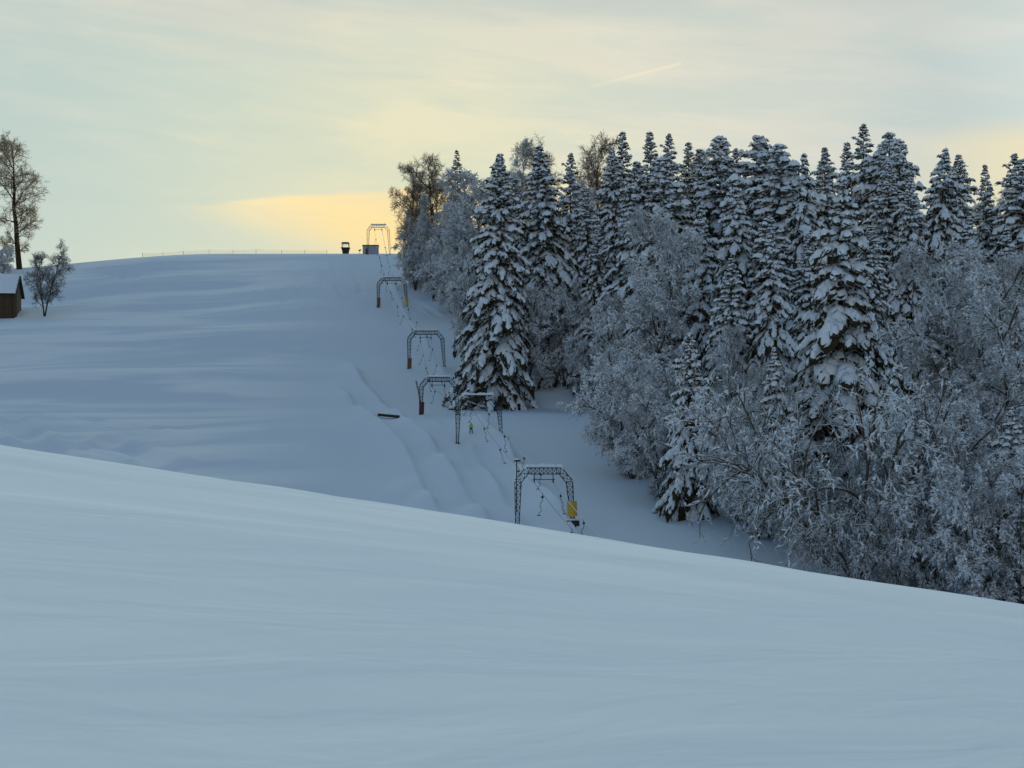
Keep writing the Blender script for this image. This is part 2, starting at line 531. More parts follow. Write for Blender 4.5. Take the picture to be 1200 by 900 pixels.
def planks(name, col, dirn=(1, 0, 0), pitch=0.2):
    m, t, p = new_mat(name)
    tc = t.n('ShaderNodeTexCoord')
    a = t.vm('DOT_PRODUCT', tc.outputs['Object'], dirn)
    u = t.m('DIVIDE', a, pitch)
    fr = t.m('FRACT', u)
    gap = t.m('LESS_THAN', fr, 0.10)
    idn = t.n('ShaderNodeTexWhiteNoise', noise_dimensions='1D')
    t.put(idn.inputs['W'], t.m('FLOOR', u))
    nz = t.noise(tc.outputs['Object'], 3.0, 5.0, 0.6)
    c = t.mix(idn.outputs['Value'], tuple(x * 0.6 for x in col), tuple(x * 1.4 for x in col))
    c = t.mix(t.sstep(nz, 0.35, 0.75), c, tuple(x * 0.5 for x in col))
    c = t.mix(gap, c, (0.012, 0.009, 0.006))
    t.put(p.inputs['Base Color'], c)
    p.inputs['Roughness'].default_value = 0.8
    return m


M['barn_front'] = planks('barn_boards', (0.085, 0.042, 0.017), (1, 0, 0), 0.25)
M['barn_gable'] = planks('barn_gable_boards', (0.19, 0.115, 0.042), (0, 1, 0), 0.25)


# ------------------------------------------------------------------ mesh helpers
def mesh_from(name, V, Fq, mats, smooth=False, midx=None):
    V = np.asarray(V, np.float32)
    me = bpy.data.meshes.new(name)
    if isinstance(Fq, np.ndarray):
        Fq = [Fq]
    me.vertices.add(len(V))
    me.vertices.foreach_set('co', V.ravel())
    tot = np.concatenate([np.full(len(f), f.shape[1], np.int32) for f in Fq])
    loops = np.concatenate([np.ascontiguousarray(f, np.int32).ravel() for f in Fq])
    start = np.concatenate([[0], np.cumsum(tot)[:-1]]).astype(np.int32)
    me.loops.add(len(loops))
    me.loops.foreach_set('vertex_index', loops)
    me.polygons.add(len(tot))
    me.polygons.foreach_set('loop_start', start)
    me.polygons.foreach_set('loop_total', tot)
    if smooth:
        me.polygons.foreach_set('use_smooth', np.ones(len(tot), bool))
    for m in (mats if isinstance(mats, (list, tuple)) else [mats]):
        me.materials.append(m)
    if midx is not None:
        me.polygons.foreach_set('material_index', np.asarray(midx, np.int32))
    me.update(calc_edges=True)
    me.validate()
    return me


def link(name, data, parent=None, loc=None):
    o = bpy.data.objects.new(name, data)
    COL.objects.link(o)
    if parent is not None:
        o.parent = parent
    if loc is not None:
        o.location = loc
    return o


def tag(o, label=None, cat=None, group=None, kind=None):
    if label: o['label'] = label
    if cat: o['category'] = cat
    if group: o['group'] = group
    if kind: o['kind'] = kind
    return o


class MB:
    """collects boxes, bars and tubes into ONE mesh"""
    def __init__(s):
        s.V = []; s.q = []; s.n = 0

    def add(s, V, Fs):
        V = np.asarray(V, float)
        s.V.append(V)
        for f in Fs:
            s.q.append([i + s.n for i in f])
        s.n += len(V)

    def hexa(s, c8):
        s.add(c8, [(0, 3, 2, 1), (4, 5, 6, 7), (0, 1, 5, 4), (1, 2, 6, 5), (2, 3, 7, 6), (3, 0, 4, 7)])

    def box(s, x0, x1, y0, y1, z0, z1):
        s.hexa([(x0, y0, z0), (x1, y0, z0), (x1, y1, z0), (x0, y1, z0), (x0, y0, z1), (x1, y0, z1), (x1, y1, z1), (x0, y1, z1)])

    def bar(s, a, b, w, h=None):
        a = np.array(a, float); b = np.array(b, float)
        h = h or w
        t = b - a; L = np.linalg.norm(t)
        if L < 1e-6:
            return
        t /= L
        up = np.array((0, 0, 1.0)) if abs(t[2]) < 0.9 else np.array((0, 1.0, 0))
        u = np.cross(t, up); u /= np.linalg.norm(u); v = np.cross(u, t)
        u *= w / 2; v *= h / 2
        s.hexa([a - u - v, a + u - v, a + u + v, a - u + v, b - u - v, b + u - v, b + u + v, b - u + v])

    def tube(s, pts, r, sides=6):
        pts = [np.array(p, float) for p in pts]
        rs = r if hasattr(r, '__len__') else [r] * len(pts)
        V = []; Fs = []
        for i, p in enumerate(pts):
            t = pts[min(i + 1, len(pts) - 1)] - pts[max(i - 1, 0)]
            t /= np.linalg.norm(t)
            up = np.array((0, 0, 1.0)) if abs(t[2]) < 0.9 else np.array((0, 1.0, 0))
            u = np.cross(t, up); u /= np.linalg.norm(u); v = np.cross(u, t)
            for k in range(sides):
                a = 2 * math.pi * k / sides
                V.append(p + rs[i] * (u * math.cos(a) + v * math.sin(a)))
        for i in range(len(pts) - 1):
            for k in range(sides):
                k2 = (k + 1) % sides
                Fs.append((i * sides + k, i * sides + k2, (i + 1) * sides + k2, (i + 1) * sides + k))
        Fs.append(tuple(range(sides))[::-1])
        Fs.append(tuple((len(pts) - 1) * sides + k for k in range(sides)))
        s.add(V, Fs)

    def disc(s, c, axis, r, th, sides=14):
        axis = np.array(axis, float); axis /= np.linalg.norm(axis)
        c = np.array(c, float)
        s.tube([c - axis * th / 2, c + axis * th / 2], r, sides)

    def ball(s, c, rx, ry, rz, n=8, m=6):
        V = []; Fs = []
        for i in range(m + 1):
            th = math.pi * i / m
            for k in range(n):
                a = 2 * math.pi * k / n
                V.append((c[0] + rx * math.sin(th) * math.cos(a), c[1] + ry * math.sin(th) * math.sin(a), c[2] + rz * math.cos(th)))
        for i in range(m):
            for k in range(n):
                Fs.append((i * n + k, (i + 1) * n + k, (i + 1) * n + (k + 1) % n, i * n + (k + 1) % n))
        s.add(V, Fs)

    def build(s, name, mat, parent=None, smooth=False, loc=None):
        me = bpy.data.meshes.new(name)
        me.from_pydata([tuple(v) for v in np.concatenate(s.V)], [], [tuple(f) for f in s.q])
        me.materials.append(mat)
        if smooth:
            me.polygons.foreach_set('use_smooth', np.ones(len(me.polygons), bool))
        me.update()
        return link(name, me, parent, loc)


def empty(name, loc, rz=0.0):
    o = bpy.data.objects.new(name, None)
    COL.objects.link(o)
    o.location = loc
    o.rotation_euler = (0, 0, rz)
    o.empty_display_size = 0.5
    return o


def copy_tree(o, parent=None):
    c = o.copy()
    COL.objects.link(c)
    if parent is not None:
        c.parent = parent
    for ch in list(o.children):
        copy_tree(ch, c)
    return c


# ------------------------------------------------------------------ ground sheet
_r = np.concatenate([np.linspace(0.8, 20, 60), np.linspace(20.4, 75, 130), np.linspace(77, 150, 36), np.arange(151, 520, 0.85),
                     np.geomspace(522, 7000, 45)])
_half = R(19.0)
_a = np.concatenate([np.linspace(-_half, _half, 560), np.linspace(_half, 2 * math.pi - _half, 90)[1:-1]])
A_, R_ = np.meshgrid(_a, _r)
GX = R_ * np.sin(A_); GY = R_ * np.cos(A_)
GZ = terrain(GX, GY)
nr, na = GX.shape
V = np.concatenate([np.stack([GX, GY, GZ], -1).reshape(-1, 3), [[0, 0, -1.7]]])
ii, jj = np.meshgrid(np.arange(nr - 1), np.arange(na), indexing='ij')
j2 = (jj + 1) % na
quads = np.stack([ii * na + jj, ii * na + j2, (ii + 1) * na + j2, (ii + 1) * na + jj], -1).reshape(-1, 4)[:, ::-1]
tris = np.stack([np.full(na, nr * na), (np.arange(na) + 1) % na, np.arange(na)], -1)[:, ::-1]
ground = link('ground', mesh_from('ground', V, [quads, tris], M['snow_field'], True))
tag(ground, 'open snow-covered hillside with ski tracks and smooth snow in front', 'ground', kind='structure')


# ------------------------------------------------------------------ vectorised tree pieces
def unit(v):
    return v / np.maximum(np.linalg.norm(v, axis=-1, keepdims=True), 1e-9)


def tubes(P, rad, sides=4):
    """P (N,K,3), rad (N,K): N tapered tubes"""
    N, K, _ = P.shape
    T = np.empty_like(P)
    T[:, 1:-1] = P[:, 2:] - P[:, :-2]; T[:, 0] = P[:, 1] - P[:, 0]; T[:, -1] = P[:, -1] - P[:, -2]
    T = unit(T)
    ref = np.where(np.abs(T[:, :1, 2:3]) < 0.8, np.array([0, 0, 1.0]), np.array([1.0, 0.1, 0]))
    U = unit(np.cross(T, np.broadcast_to(ref, T.shape))); W = np.cross(U, T)
    a = np.arange(sides) * 2 * math.pi / sides
    V = P[:, :, None] + rad[:, :, None, None] * (U[:, :, None] * np.cos(a)[None, None, :, None] + W[:, :, None] * np.sin(a)[None, None, :, None])
    base = (np.arange(N) * K * sides)[:, None, None]
    i = (np.arange(K - 1) * sides)[None, :, None]
    k = np.arange(sides)[None, None, :]; k2 = (k + 1) % sides
    f = np.stack([base + i + k, base + i + k2, base + i + sides + k2, base + i + sides + k], -1).reshape(-1, 4)
    return V.reshape(-1, 3), f


def pads(rg, O, D, L, W, Hh, droop, K=5, lump=0.25, under=0.25, side_drop=0.0):
    """elongated lumpy cushions: start O, direction D, length L, half width W, thickness Hh"""
    N = len(O)
    u = np.linspace(0, 1, K)[None, :]
    C = O[:, None] + D[:, None] * (L[:, None] * u)[..., None]
    C[:, :, 2] -= droop[:, None] * u ** 2 * L[:, None]
    side = unit(np.cross(D, np.broadcast_to(np.array([0, 0, 1.0]), D.shape)))
    prof = np.sin(np.pi * np.clip(u * 0.86 + 0.10, 0, 1)) ** 0.6
    prof = prof * (1 + lump * rg.uniform(-1, 1, (N, K)))
    prof[:, 0] *= 0.5; prof[:, -1] *= 0.35
    wv = W[:, None] * prof
    hv = Hh[:, None] * prof
    ring = np.array([(-1, -side_drop), (-0.78, 0.62), (0, 1), (0.78, 0.62), (1, -side_drop), (0, -under)])
    m = len(ring)
    cs = ring[None, None, :, 0] * (1 + 0.22 * rg.uniform(-1, 1, (N, K, m)))
    ch = ring[None, None, :, 1] * (1 + 0.25 * rg.uniform(-1, 1, (N, K, m)))
    V = C[:, :, None] + side[:, None, None] * (wv[:, :, None] * cs)[..., None]
    V[..., 2] += hv[:, :, None] * ch
    base = (np.arange(N) * K * m)[:, None, None]
    i = (np.arange(K - 1) * m)[None, :, None]
    k = np.arange(m)[None, None, :]; k2 = (k + 1) % m
    f = np.stack([base + i + k, base + i + m + k, base + i + m + k2, base + i + k2], -1).reshape(-1, 4)
    c0 = np.stack([np.arange(N) * K * m + j for j in range(m)], -1)
    c1 = c0 + (K - 1) * m
    return V.reshape(-1, 3), f, c0, c1[:, ::-1]


def curtain(rg, O, D, L, droop, W, per, tip):
    """hanging needle sprays along fingers: single small triangles"""
    N = len(O)
    u = rg.uniform(0, 1, (N, per))
    C = O[:, None] + D[:, None] * (L[:, None] * u)[..., None]
    C[..., 2] -= droop[:, None] * u ** 2 * L[:, None]
    side = unit(np.cross(D, np.broadcast_to(np.array([0, 0, 1.0]), D.shape)))[:, None]
    s = rg.uniform(-1, 1, (N, per))
    C = C + side * (s * W[:, None])[..., None]
    ln = tip * rg.uniform(0.5, 1.3, (N, per)) * np.clip(L[:, None], 0.5, 1.4)
    dirv = unit(D[:, None] * rg.uniform(0.1, 0.9, (N, per))[..., None] + side * (s * 0.9)[..., None] + np.array([0, 0, -1.0]) * rg.uniform(0.35, 1.1, (N, per))[..., None])
    T = C + dirv * ln[..., None]
    across = unit(np.cross(dirv, rg.normal(size=(N, per, 3)))) * (0.09 * rg.uniform(0.6, 1.5, (N, per)) * (0.6 + 0.5 * L[:, None]))[..., None]
    V = np.stack([C - across, C + across, T], 2).reshape(-1, 3)
    f = np.arange(len(V)).reshape(-1, 3)
    return V, f


def trunk_mesh(rg, H, r0, lean=0.0, K=12, sides=8):
    t = np.linspace(0, 1, K)
    P = np.zeros((1, K, 3))
    P[0, :, 2] = t * H * 0.985 - 0.6 * (t == 0)
    P[0, :, 0] = lean * H * t ** 1.5 + 0.006 * H * np.cumsum(rg.normal(size=K)) * 0.3
    P[0, :, 1] = 0.006 * H * np.cumsum(rg.normal(size=K)) * 0.3
    rad = (r0 * (1 - t) ** 0.85 + 0.015)[None]
    rad[0, 0] *= 1.25
    return P, rad, sides


def make_spruce(seed, H=32.0, Rm=5.2, a_top=30, a_low=-12, droop=0.35, shape=0.85, snow=0.85, fat=1.0, spacing=0.72, bare=0.02,
                nm='needles', irregular=0.2, gap=0.0):
    rg = np.random.default_rng(seed)
    P, rad, sd = trunk_mesh(rg, H, H * 0.011, rg.normal() * 0.01)
    V, f = tubes(P, rad, sd)
    tm = mesh_from('spruce_trunk', V, f, M['bark_dark'], True)
    bo, bd, bl, ba, bt = [], [], [], [], []
    z = H * bare + 0.6
    phase = rg.uniform(0, 6.28)
    lob = rg.uniform(0, 6.28, 3)
    while z < H * 0.985:
        t = z / H
        n = max(3, int(round(6.6 - 2.6 * t + rg.normal() * 0.6)))
        for i in range(n):
            if rg.random() < gap:
                continue
            a = phase + 2 * math.pi * (i + rg.uniform(-0.3, 0.3)) / n
            Lb = Rm * min(1.0, (t + 0.10) / 0.2) ** 0.5 * (1 - t) ** shape
            Lb *= min(1.0, (1 - t) / 0.15) ** 0.55
            Lb *= 1 + irregular * (math.sin(3 * a + lob[0] + 9 * t) * 0.5 + math.sin(2 * a + 5 * t + lob[1]) * 0.5)
            Lb = Lb * rg.uniform(0.62, 1.22) + 0.16
            bo.append((0, 0, z + spacing * rg.uniform(-.6, .6) * (1.1 - t)))
            bd.append((math.cos(a), math.sin(a))); bl.append(Lb); bt.append(t)
            ba.append(math.tan(R(a_low + (a_top - a_low) * sst(t, 0.45, 1.0) + rg.normal() * 9)))
        phase += 1.7
        z += spacing * (1.15 - 0.62 * t) * rg.uniform(0.8, 1.2)
    bo = np.array(bo, float); bd = np.array(bd); bl = np.array(bl); ba = np.array(ba); bt = np.array(bt)
    bo[:, 0] = np.interp(bo[:, 2] / H, np.linspace(0, 1, 12), P[0, :, 0])
    bo[:, 1] = np.interp(bo[:, 2] / H, np.linspace(0, 1, 12), P[0, :, 1])
    N = len(bl)
    dr = droop * (1.15 - 0.8 * bt) * rg.uniform(0.7, 1.3, N)

    def bp(i, s):
        p = bo[i].copy()
        p[:, :2] += bd[i] * (bl[i] * s)[:, None]
        p[:, 2] += bl[i] * (ba[i] * s - dr[i] * s ** 2)
        return p
    # fingers
    cnt = np.clip((bl / 0.42).astype(int), 2, 11)
    idx = np.repeat(np.arange(N), cnt * 2)
    k = np.concatenate([np.repeat(np.arange(c), 2) for c in cnt])
    sgn = np.tile([1, -1], len(idx) // 2)
    s = np.clip(0.22 + 0.76 * (k + rg.uniform(0, 1, len(k))) / cnt[idx], 0, 0.98)
    O = bp(idx, s)
    ang_ = sgn * np.radians(rg.uniform(38, 72, len(idx)) * (1 - 0.45 * s))
    ca, sa = np.cos(ang_), np.sin(ang_)
    h = np.stack([bd[idx, 0] * ca - bd[idx, 1] * sa, bd[idx, 0] * sa + bd[idx, 1] * ca], 1)
    slope = (ba[idx] - 2 * dr[idx] * s) * 0.8 - rg.uniform(0.05, 0.45, len(idx))
    D = unit(np.concatenate([h, slope[:, None]], 1))
    Lf = (0.27 * bl[idx] * (1.15 - 0.75 * s) + 0.20) * rg.uniform(0.7, 1.3, len(idx))
    # bough axes in three pieces
    ai = np.repeat(np.arange(N), 3)
    as_ = np.tile([0.18, 0.45, 0.72], N)
    AO = bp(ai, as_); AE = bp(ai, np.minimum(as_ + 0.33, 1.03))
    AL = np.linalg.norm(AE - AO, axis=1); AD = unit(AE - AO)
    O = np.concatenate([O, AO]); D = np.concatenate([D, AD]); Lf = np.concatenate([Lf, AL])
    t_all = np.concatenate([bt[idx], bt[ai]])
    droopf = rg.uniform(0.1, 0.5, len(Lf))
    W = fat * np.clip(0.09 + 0.22 * Lf, 0.11, 0.50) * rg.uniform(0.75, 1.3, len(Lf))
    # needles: a dark cushion under each finger and hanging sprays
    v1, f1, c0, c1 = pads(rg, O - np.array([0, 0, 0.07]), D, Lf * 1.08, W * 1.15, W * 0.30, droopf, 4, 0.2, 0.9)
    per = 5
    v2, f2 = curtain(rg, O, D, Lf * 1.1, droopf, W * 1.1, per, 0.30)
    cm = mesh_from('spruce_crown', np.concatenate([v1, v2]), [f1, c0, c1, f2 + len(v1)], M[nm])
    # snow
    patch = vnoise(O[:, 0] * 0.35 + seed * 3.1 + O[:, 1] * 0.2, O[:, 2] * 0.3)
    keep = rg.random(len(Lf)) < np.clip(snow + 0.6 * patch, 0.1, 1.0)
    n = keep.sum()
    v3, f3, s0, s1 = pads(rg, (O + np.array([0, 0, 0.02]))[keep], D[keep], Lf[keep] * rg.uniform(0.75, 1.05, n), W[keep] * rg.uniform(0.8, 1.25, n),
                          W[keep] * rg.uniform(0.6, 1.05, n), droopf[keep] + 0.12, 5, 0.3, 0.25, 0.55)
    sm = mesh_from('spruce_snow', v3, [f3, s0, s1], M['snow'], True)
    return tm, cm, sm


def spawn(rg, par, n, smin, smax, ang, lenf, grav, K, jit=0.18, flat=0.0):
    """children polylines growing off parents par (N,Kp,3)"""
    N, Kp, _ = par.shape
    idx = np.repeat(np.arange(N), n)
    s = smin + (smax - smin) * (np.tile(np.arange(n), N) + rg.uniform(0, 1, N * n)) / n
    u = s * (Kp - 1)
    i0 = np.minimum(u.astype(int), Kp - 2); fr = (u - i0)[:, None]
    O = par[idx, i0] * (1 - fr) + par[idx, i0 + 1] * fr
    T = unit(par[idx, i0 + 1] - par[idx, i0])
    perp = rg.normal(size=T.shape)
    perp[:, 2] *= (1 - flat)
    perp = unit(perp - (perp * T).sum(1, keepdims=True) * T)
    a = np.radians(rg.normal(ang[0], ang[1], len(idx)))[:, None]
    D = T * np.cos(a) + perp * np.sin(a)
    plen = np.linalg.norm(np.diff(par, axis=1), axis=2).sum(1)
    L = lenf(s, plen[idx]) * rg.uniform(0.7, 1.25, len(idx))
    pts = [O]
    step = L / (K - 1)
    d_ = D
    for j in range(K - 1):
        d_ = unit(d_ + rg.normal(size=d_.shape) * jit + np.array([0, 0, grav]) * (j + 0.5) / (K - 1))
        pts.append(pts[-1] + d_ * step[:, None])
    return np.stack(pts, 1), idx, s


def make_decid(seed, H=26.0, Rc=7.0, stems=1, spread=8, limb=(52, 12), n=(15, 8, 8, 6), smin=0.22, grav=(-0.02, -0.12, -0.18, -0.10), tw=0.030,
               twm='twigs', bkm='bark', clump=0.25, trunk_r=0.014, top=0.75, llen=(0.42, 0.36, 0.42), clumpw=1.0):
    rg = np.random.default_rng(seed)
    K0 = 9
    st = []
    for k in range(stems):
        a = 2 * math.pi * (k + rg.uniform(-0.3, 0.3)) / stems
        tilt = math.tan(R(spread)) * (rg.uniform(0.6, 1.2) if stems > 1 else 0.15)
        t = np.linspace(0, 1, K0)
        hh = H * (rg.uniform(0.78, 1.0) if k else 1.0) * 0.96
        p = np.zeros((K0, 3))
        p[:, 2] = t * hh - 0.5 * (t == 0)
        p[:, 0] = math.cos(a) * tilt * hh * t + 0.012 * H * np.cumsum(rg.normal(size=K0)) * 0.6
        p[:, 1] = math.sin(a) * tilt * hh * t + 0.012 * H * np.cumsum(rg.normal(size=K0)) * 0.6
        p[0, :2] = p[0, :2] * 0.3
        st.append(p)
    st = np.array(st)
    t = np.linspace(0, 1, K0)
    V, f = tubes(st, np.tile((trunk_r * H * (1 - t) ** 0.9 + 0.03)[None] / (1 + 0.25 * (stems - 1)), (stems, 1)), 7)
    tV = [V]; tf = [f]; nv = len(V)

    def prof(s, pl):
        return Rc * np.clip(np.sin(np.pi * np.clip((s - smin) / (1.06 - smin), 0, 1) ** top) ** 0.6, 0.13, 1)
    L1, i1, s1 = spawn(rg, st, n[0], smin, 0.99, limb, prof, grav[0], 7, 0.16)
    r1 = (np.linspace(1, 0.2, 7)[None] * (0.055 + 0.011 * np.linalg.norm(L1[:, -1] - L1[:, 0], axis=1))[:, None])
    V, f = tubes(L1, r1, 5); tV.append(V); tf.append(f + nv); nv += len(V)
    L2, i2, s2 = spawn(rg, L1, n[1], 0.15, 1.0, (44, 14), lambda s, pl: llen[0] * pl * (1.15 - 0.6 * s) + 0.5, grav[1], 6, 0.2)
    r2 = np.linspace(1, 0.35, 6)[None] * np.full((len(L2), 1), 0.05)
    V, f = tubes(L2, r2, 4); tV.append(V); tf.append(f + nv); nv += len(V)
    trunk = mesh_from('limbs', np.concatenate(tV), np.concatenate(tf), M[bkm], True)
    L3, i3, s3 = spawn(rg, L2, n[2], 0.12, 1.0, (42, 14), lambda s, pl: llen[1] * pl * (1.2 - 0.6 * s) + 0.35, grav[2], 5, 0.22)
    r3 = np.linspace(1, 0.5, 5)[None] * np.full((len(L3), 1), tw * 1.15)
    L4, i4, s4 = spawn(rg, L3, n[3], 0.1, 1.0, (40, 15), lambda s, pl: llen[2] * pl + 0.25, grav[3], 4, 0.25)
    r4 = np.linspace(1, 0.45, 4)[None] * (tw * rg.uniform(0.7, 1.2, (len(L4), 1)))
    Va, fa = tubes(L3, r3, 3)
    Vb, fb = tubes(L4, r4, 3)
    crown = mesh_from('twigs', np.concatenate([Va, Vb]), np.concatenate([fa, fb + len(Va)]), M[twm])
    snow = None
    if clump > 0:
        Q = np.concatenate([L3[:, 1:4], L4[:, :3]])
        pv = vnoise(Q[:, 0, 0] * 0.28 + seed + Q[:, 0, 1] * 0.17, Q[:, 0, 2] * 0.28 + Q[:, 0, 1] * 0.2)
        keep = rg.random(len(Q)) < clump * np.clip(1.0 + 3.2 * pv, 0.05, 3)
        Q = Q[keep]
        O = Q[:, 0]; D = Q[:, 2] - Q[:, 0]
        Lq = np.linalg.norm(D, axis=1); D = unit(D)
        ok = np.abs(D[:, 2]) < 0.9
        O, D, Lq = O[ok], D[ok], Lq[ok]
        Wq = clumpw * rg.uniform(0.05, 0.11, len(O))
        v, f, c0, c1 = pads(rg, O + np.array([0, 0, 0.02]), D, Lq, Wq, Wq * 0.8, np.zeros(len(O)), 4, 0.3, 0.2)
        snow = mesh_from('twig_snow', v, [f, c0, c1], M['snow'], True)
    return trunk, crown, snow


SPR = {
    'tall':   (make_spruce(11, 32, 6.2, 24, -18, 0.40, 0.66, 1.0, 1.05, spacing=0.66), 32.0),
    'tall2':  (make_spruce(12, 32, 5.9, 24, -22, 0.45, 0.64, 0.98, 1.1, spacing=0.68, irregular=0.3), 32.0),
    'heavy':  (make_spruce(13, 30, 6.6, 16, -12, 0.30, 0.66, 1.0, 1.6, spacing=0.95, irregular=0.35, gap=0.12), 30.0),
    'droop':  (make_spruce(14, 32, 8.0, 14, -28, 0.46, 0.68, 0.95, 1.2, spacing=0.85, irregular=0.3, gap=0.10), 32.0),
    'dense':  (make_spruce(15, 30, 5.8, 24, -10, 0.36, 0.55, 1.0, 1.35, spacing=0.66, irregular=0.4), 30.0),
    'thin':   (make_spruce(16, 30, 3.6, 30, -10, 0.30, 0.75, 0.75, 0.85, spacing=0.66, bare=0.1), 30.0),
    'young':  (make_spruce(17, 20, 5.4, 26, -16, 0.36, 0.70, 1.0, 1.1, spacing=0.62, irregular=0.4), 20.0),
    'tall3':  (make_spruce(21, 33, 5.6, 30, -14, 0.36, 0.74, 0.9, 1.0, spacing=0.72, irregular=0.45, gap=0.08), 33.0),
    'dense2': (make_spruce(22, 29, 5.6, 26, -14, 0.42, 0.46, 1.0, 1.6, spacing=0.78, irregular=0.6, gap=0.10), 29.0),
    'droop2': (make_spruce(23, 32, 7.4, 10, -32, 0.52, 0.78, 0.95, 1.3, spacing=0.95, irregular=0.45, gap=0.16), 32.0),
    'brown':  (make_spruce(18, 28, 4.2, 30, -10, 0.28, 0.75, 0.45, 0.75, nm='needles_brown', bare=0.05), 28.0),
}
DEC = {
    'round':  (make_decid(31, 26, 6.4, 2, 7, (50, 12), (18, 8, 8, 6), 0.14, clump=0.50, clumpw=1.5, tw=0.036), 26.0),
    'round2': (make_decid(32, 26, 7.0, 2, 9, (54, 12), (19, 8, 8, 6), 0.10, clump=0.60, clumpw=1.6, tw=0.036, grav=(-0.05, -0.2, -0.25, -0.15)), 26.0),
    'bush':   (make_decid(33, 15, 4.6, 7, 24, (46, 14), (8, 7, 7, 6), 0.06, clump=0.55, clumpw=1.4, tw=0.036, grav=(-0.10, -0.2, -0.22, -0.12)), 15.0),
    'bush2':  (make_decid(34, 15, 5.0, 8, 28, (44, 14), (8, 7, 7, 5), 0.08, clump=0.65, clumpw=1.7, tw=0.036, grav=(-0.16, -0.25, -0.25, -0.15)), 15.0),
    'arch':   (make_decid(35, 12, 6.5, 12, 52, (24, 10), (9, 5, 3, 3), 0.2, clump=0.5, clumpw=1.2, grav=(-0.25, -0.25, -0.2, -0.1), bkm='bark_arch', trunk_r=0.022), 12.0),
    'bare':   (make_decid(36, 26, 5.8, 2, 6, (48, 12), (20, 9, 7, 5), 0.20, clump=0.0, tw=0.024, twm='twigs_thin', bkm='bark_dark', grav=(0.03, 0.02, 0.0, 0.0)), 26.0),
    'fine':   (make_decid(37, 26, 5.4, 2, 6, (46, 12), (16, 8, 8, 6), 0.12, clump=0.25, clumpw=1.3, tw=0.038, grav=(0.0, -0.04, -0.06, -0.04)), 26.0),
    'lime':   (make_decid(38, 30, 7.6, 1, 3, (55, 12), (34, 9, 7, 5), 0.12, clump=0.0, tw=0.024, twm='twigs_backlit', bkm='bark_dark', grav=(0.10, -0.05, -0.02, 0.0), top=0.9, trunk_r=0.02), 30.0),
    'sapling': (make_decid(39, 14, 4.8, 2, 14, (44, 12), (14, 7, 7, 5), 0.12, clump=0.0, tw=0.022, twm='twigs_grey', bkm='bark_dark', grav=(0.05, -0.02, 0.0, 0.0), trunk_r=0.014), 14.0),
}


def put_tree(kind, px, tip, D, label, wide=1.0, rot=None, lean=0.0, group=None, sink=0.0):
    table = SPR if kind in SPR else DEC
    meshes, H0 = table[kind]
    X = (px - 600) / F * D
    z = gz(X, D) - 0.2 - sink
    H = (HOR - tip) / F * D - z
    s = H / H0
    nm = 'spruce_tree' if kind in SPR else ('frosted_bush' if kind in ('bush', 'bush2', 'arch') else ('bare_tree' if kind in ('bare', 'lime', 'sapling') else 'frosted_tree'))
    e = empty(nm, (X, D, z), rot if rot is not None else random.uniform(0, 6.28))
    if kind[:4] in ('tall', 'thin', 'dens'):
        wide *= 1.12
    e.scale = (s * wide, s * wide, s)
    e.rotation_euler = (random.gauss(0, 0.016), random.gauss(0, 0.022), e.rotation_euler[2])
    cat = {'spruce_tree': 'spruce', 'frosted_bush': 'bush', 'bare_tree': 'tree', 'frosted_tree': 'tree'}[nm]
    tag(e, label, cat, group)
    link('trunk', meshes[0], e)
    link('crown', meshes[1], e)
    if meshes[2] is not None:
        link('snow_cover', meshes[2], e)
    return e


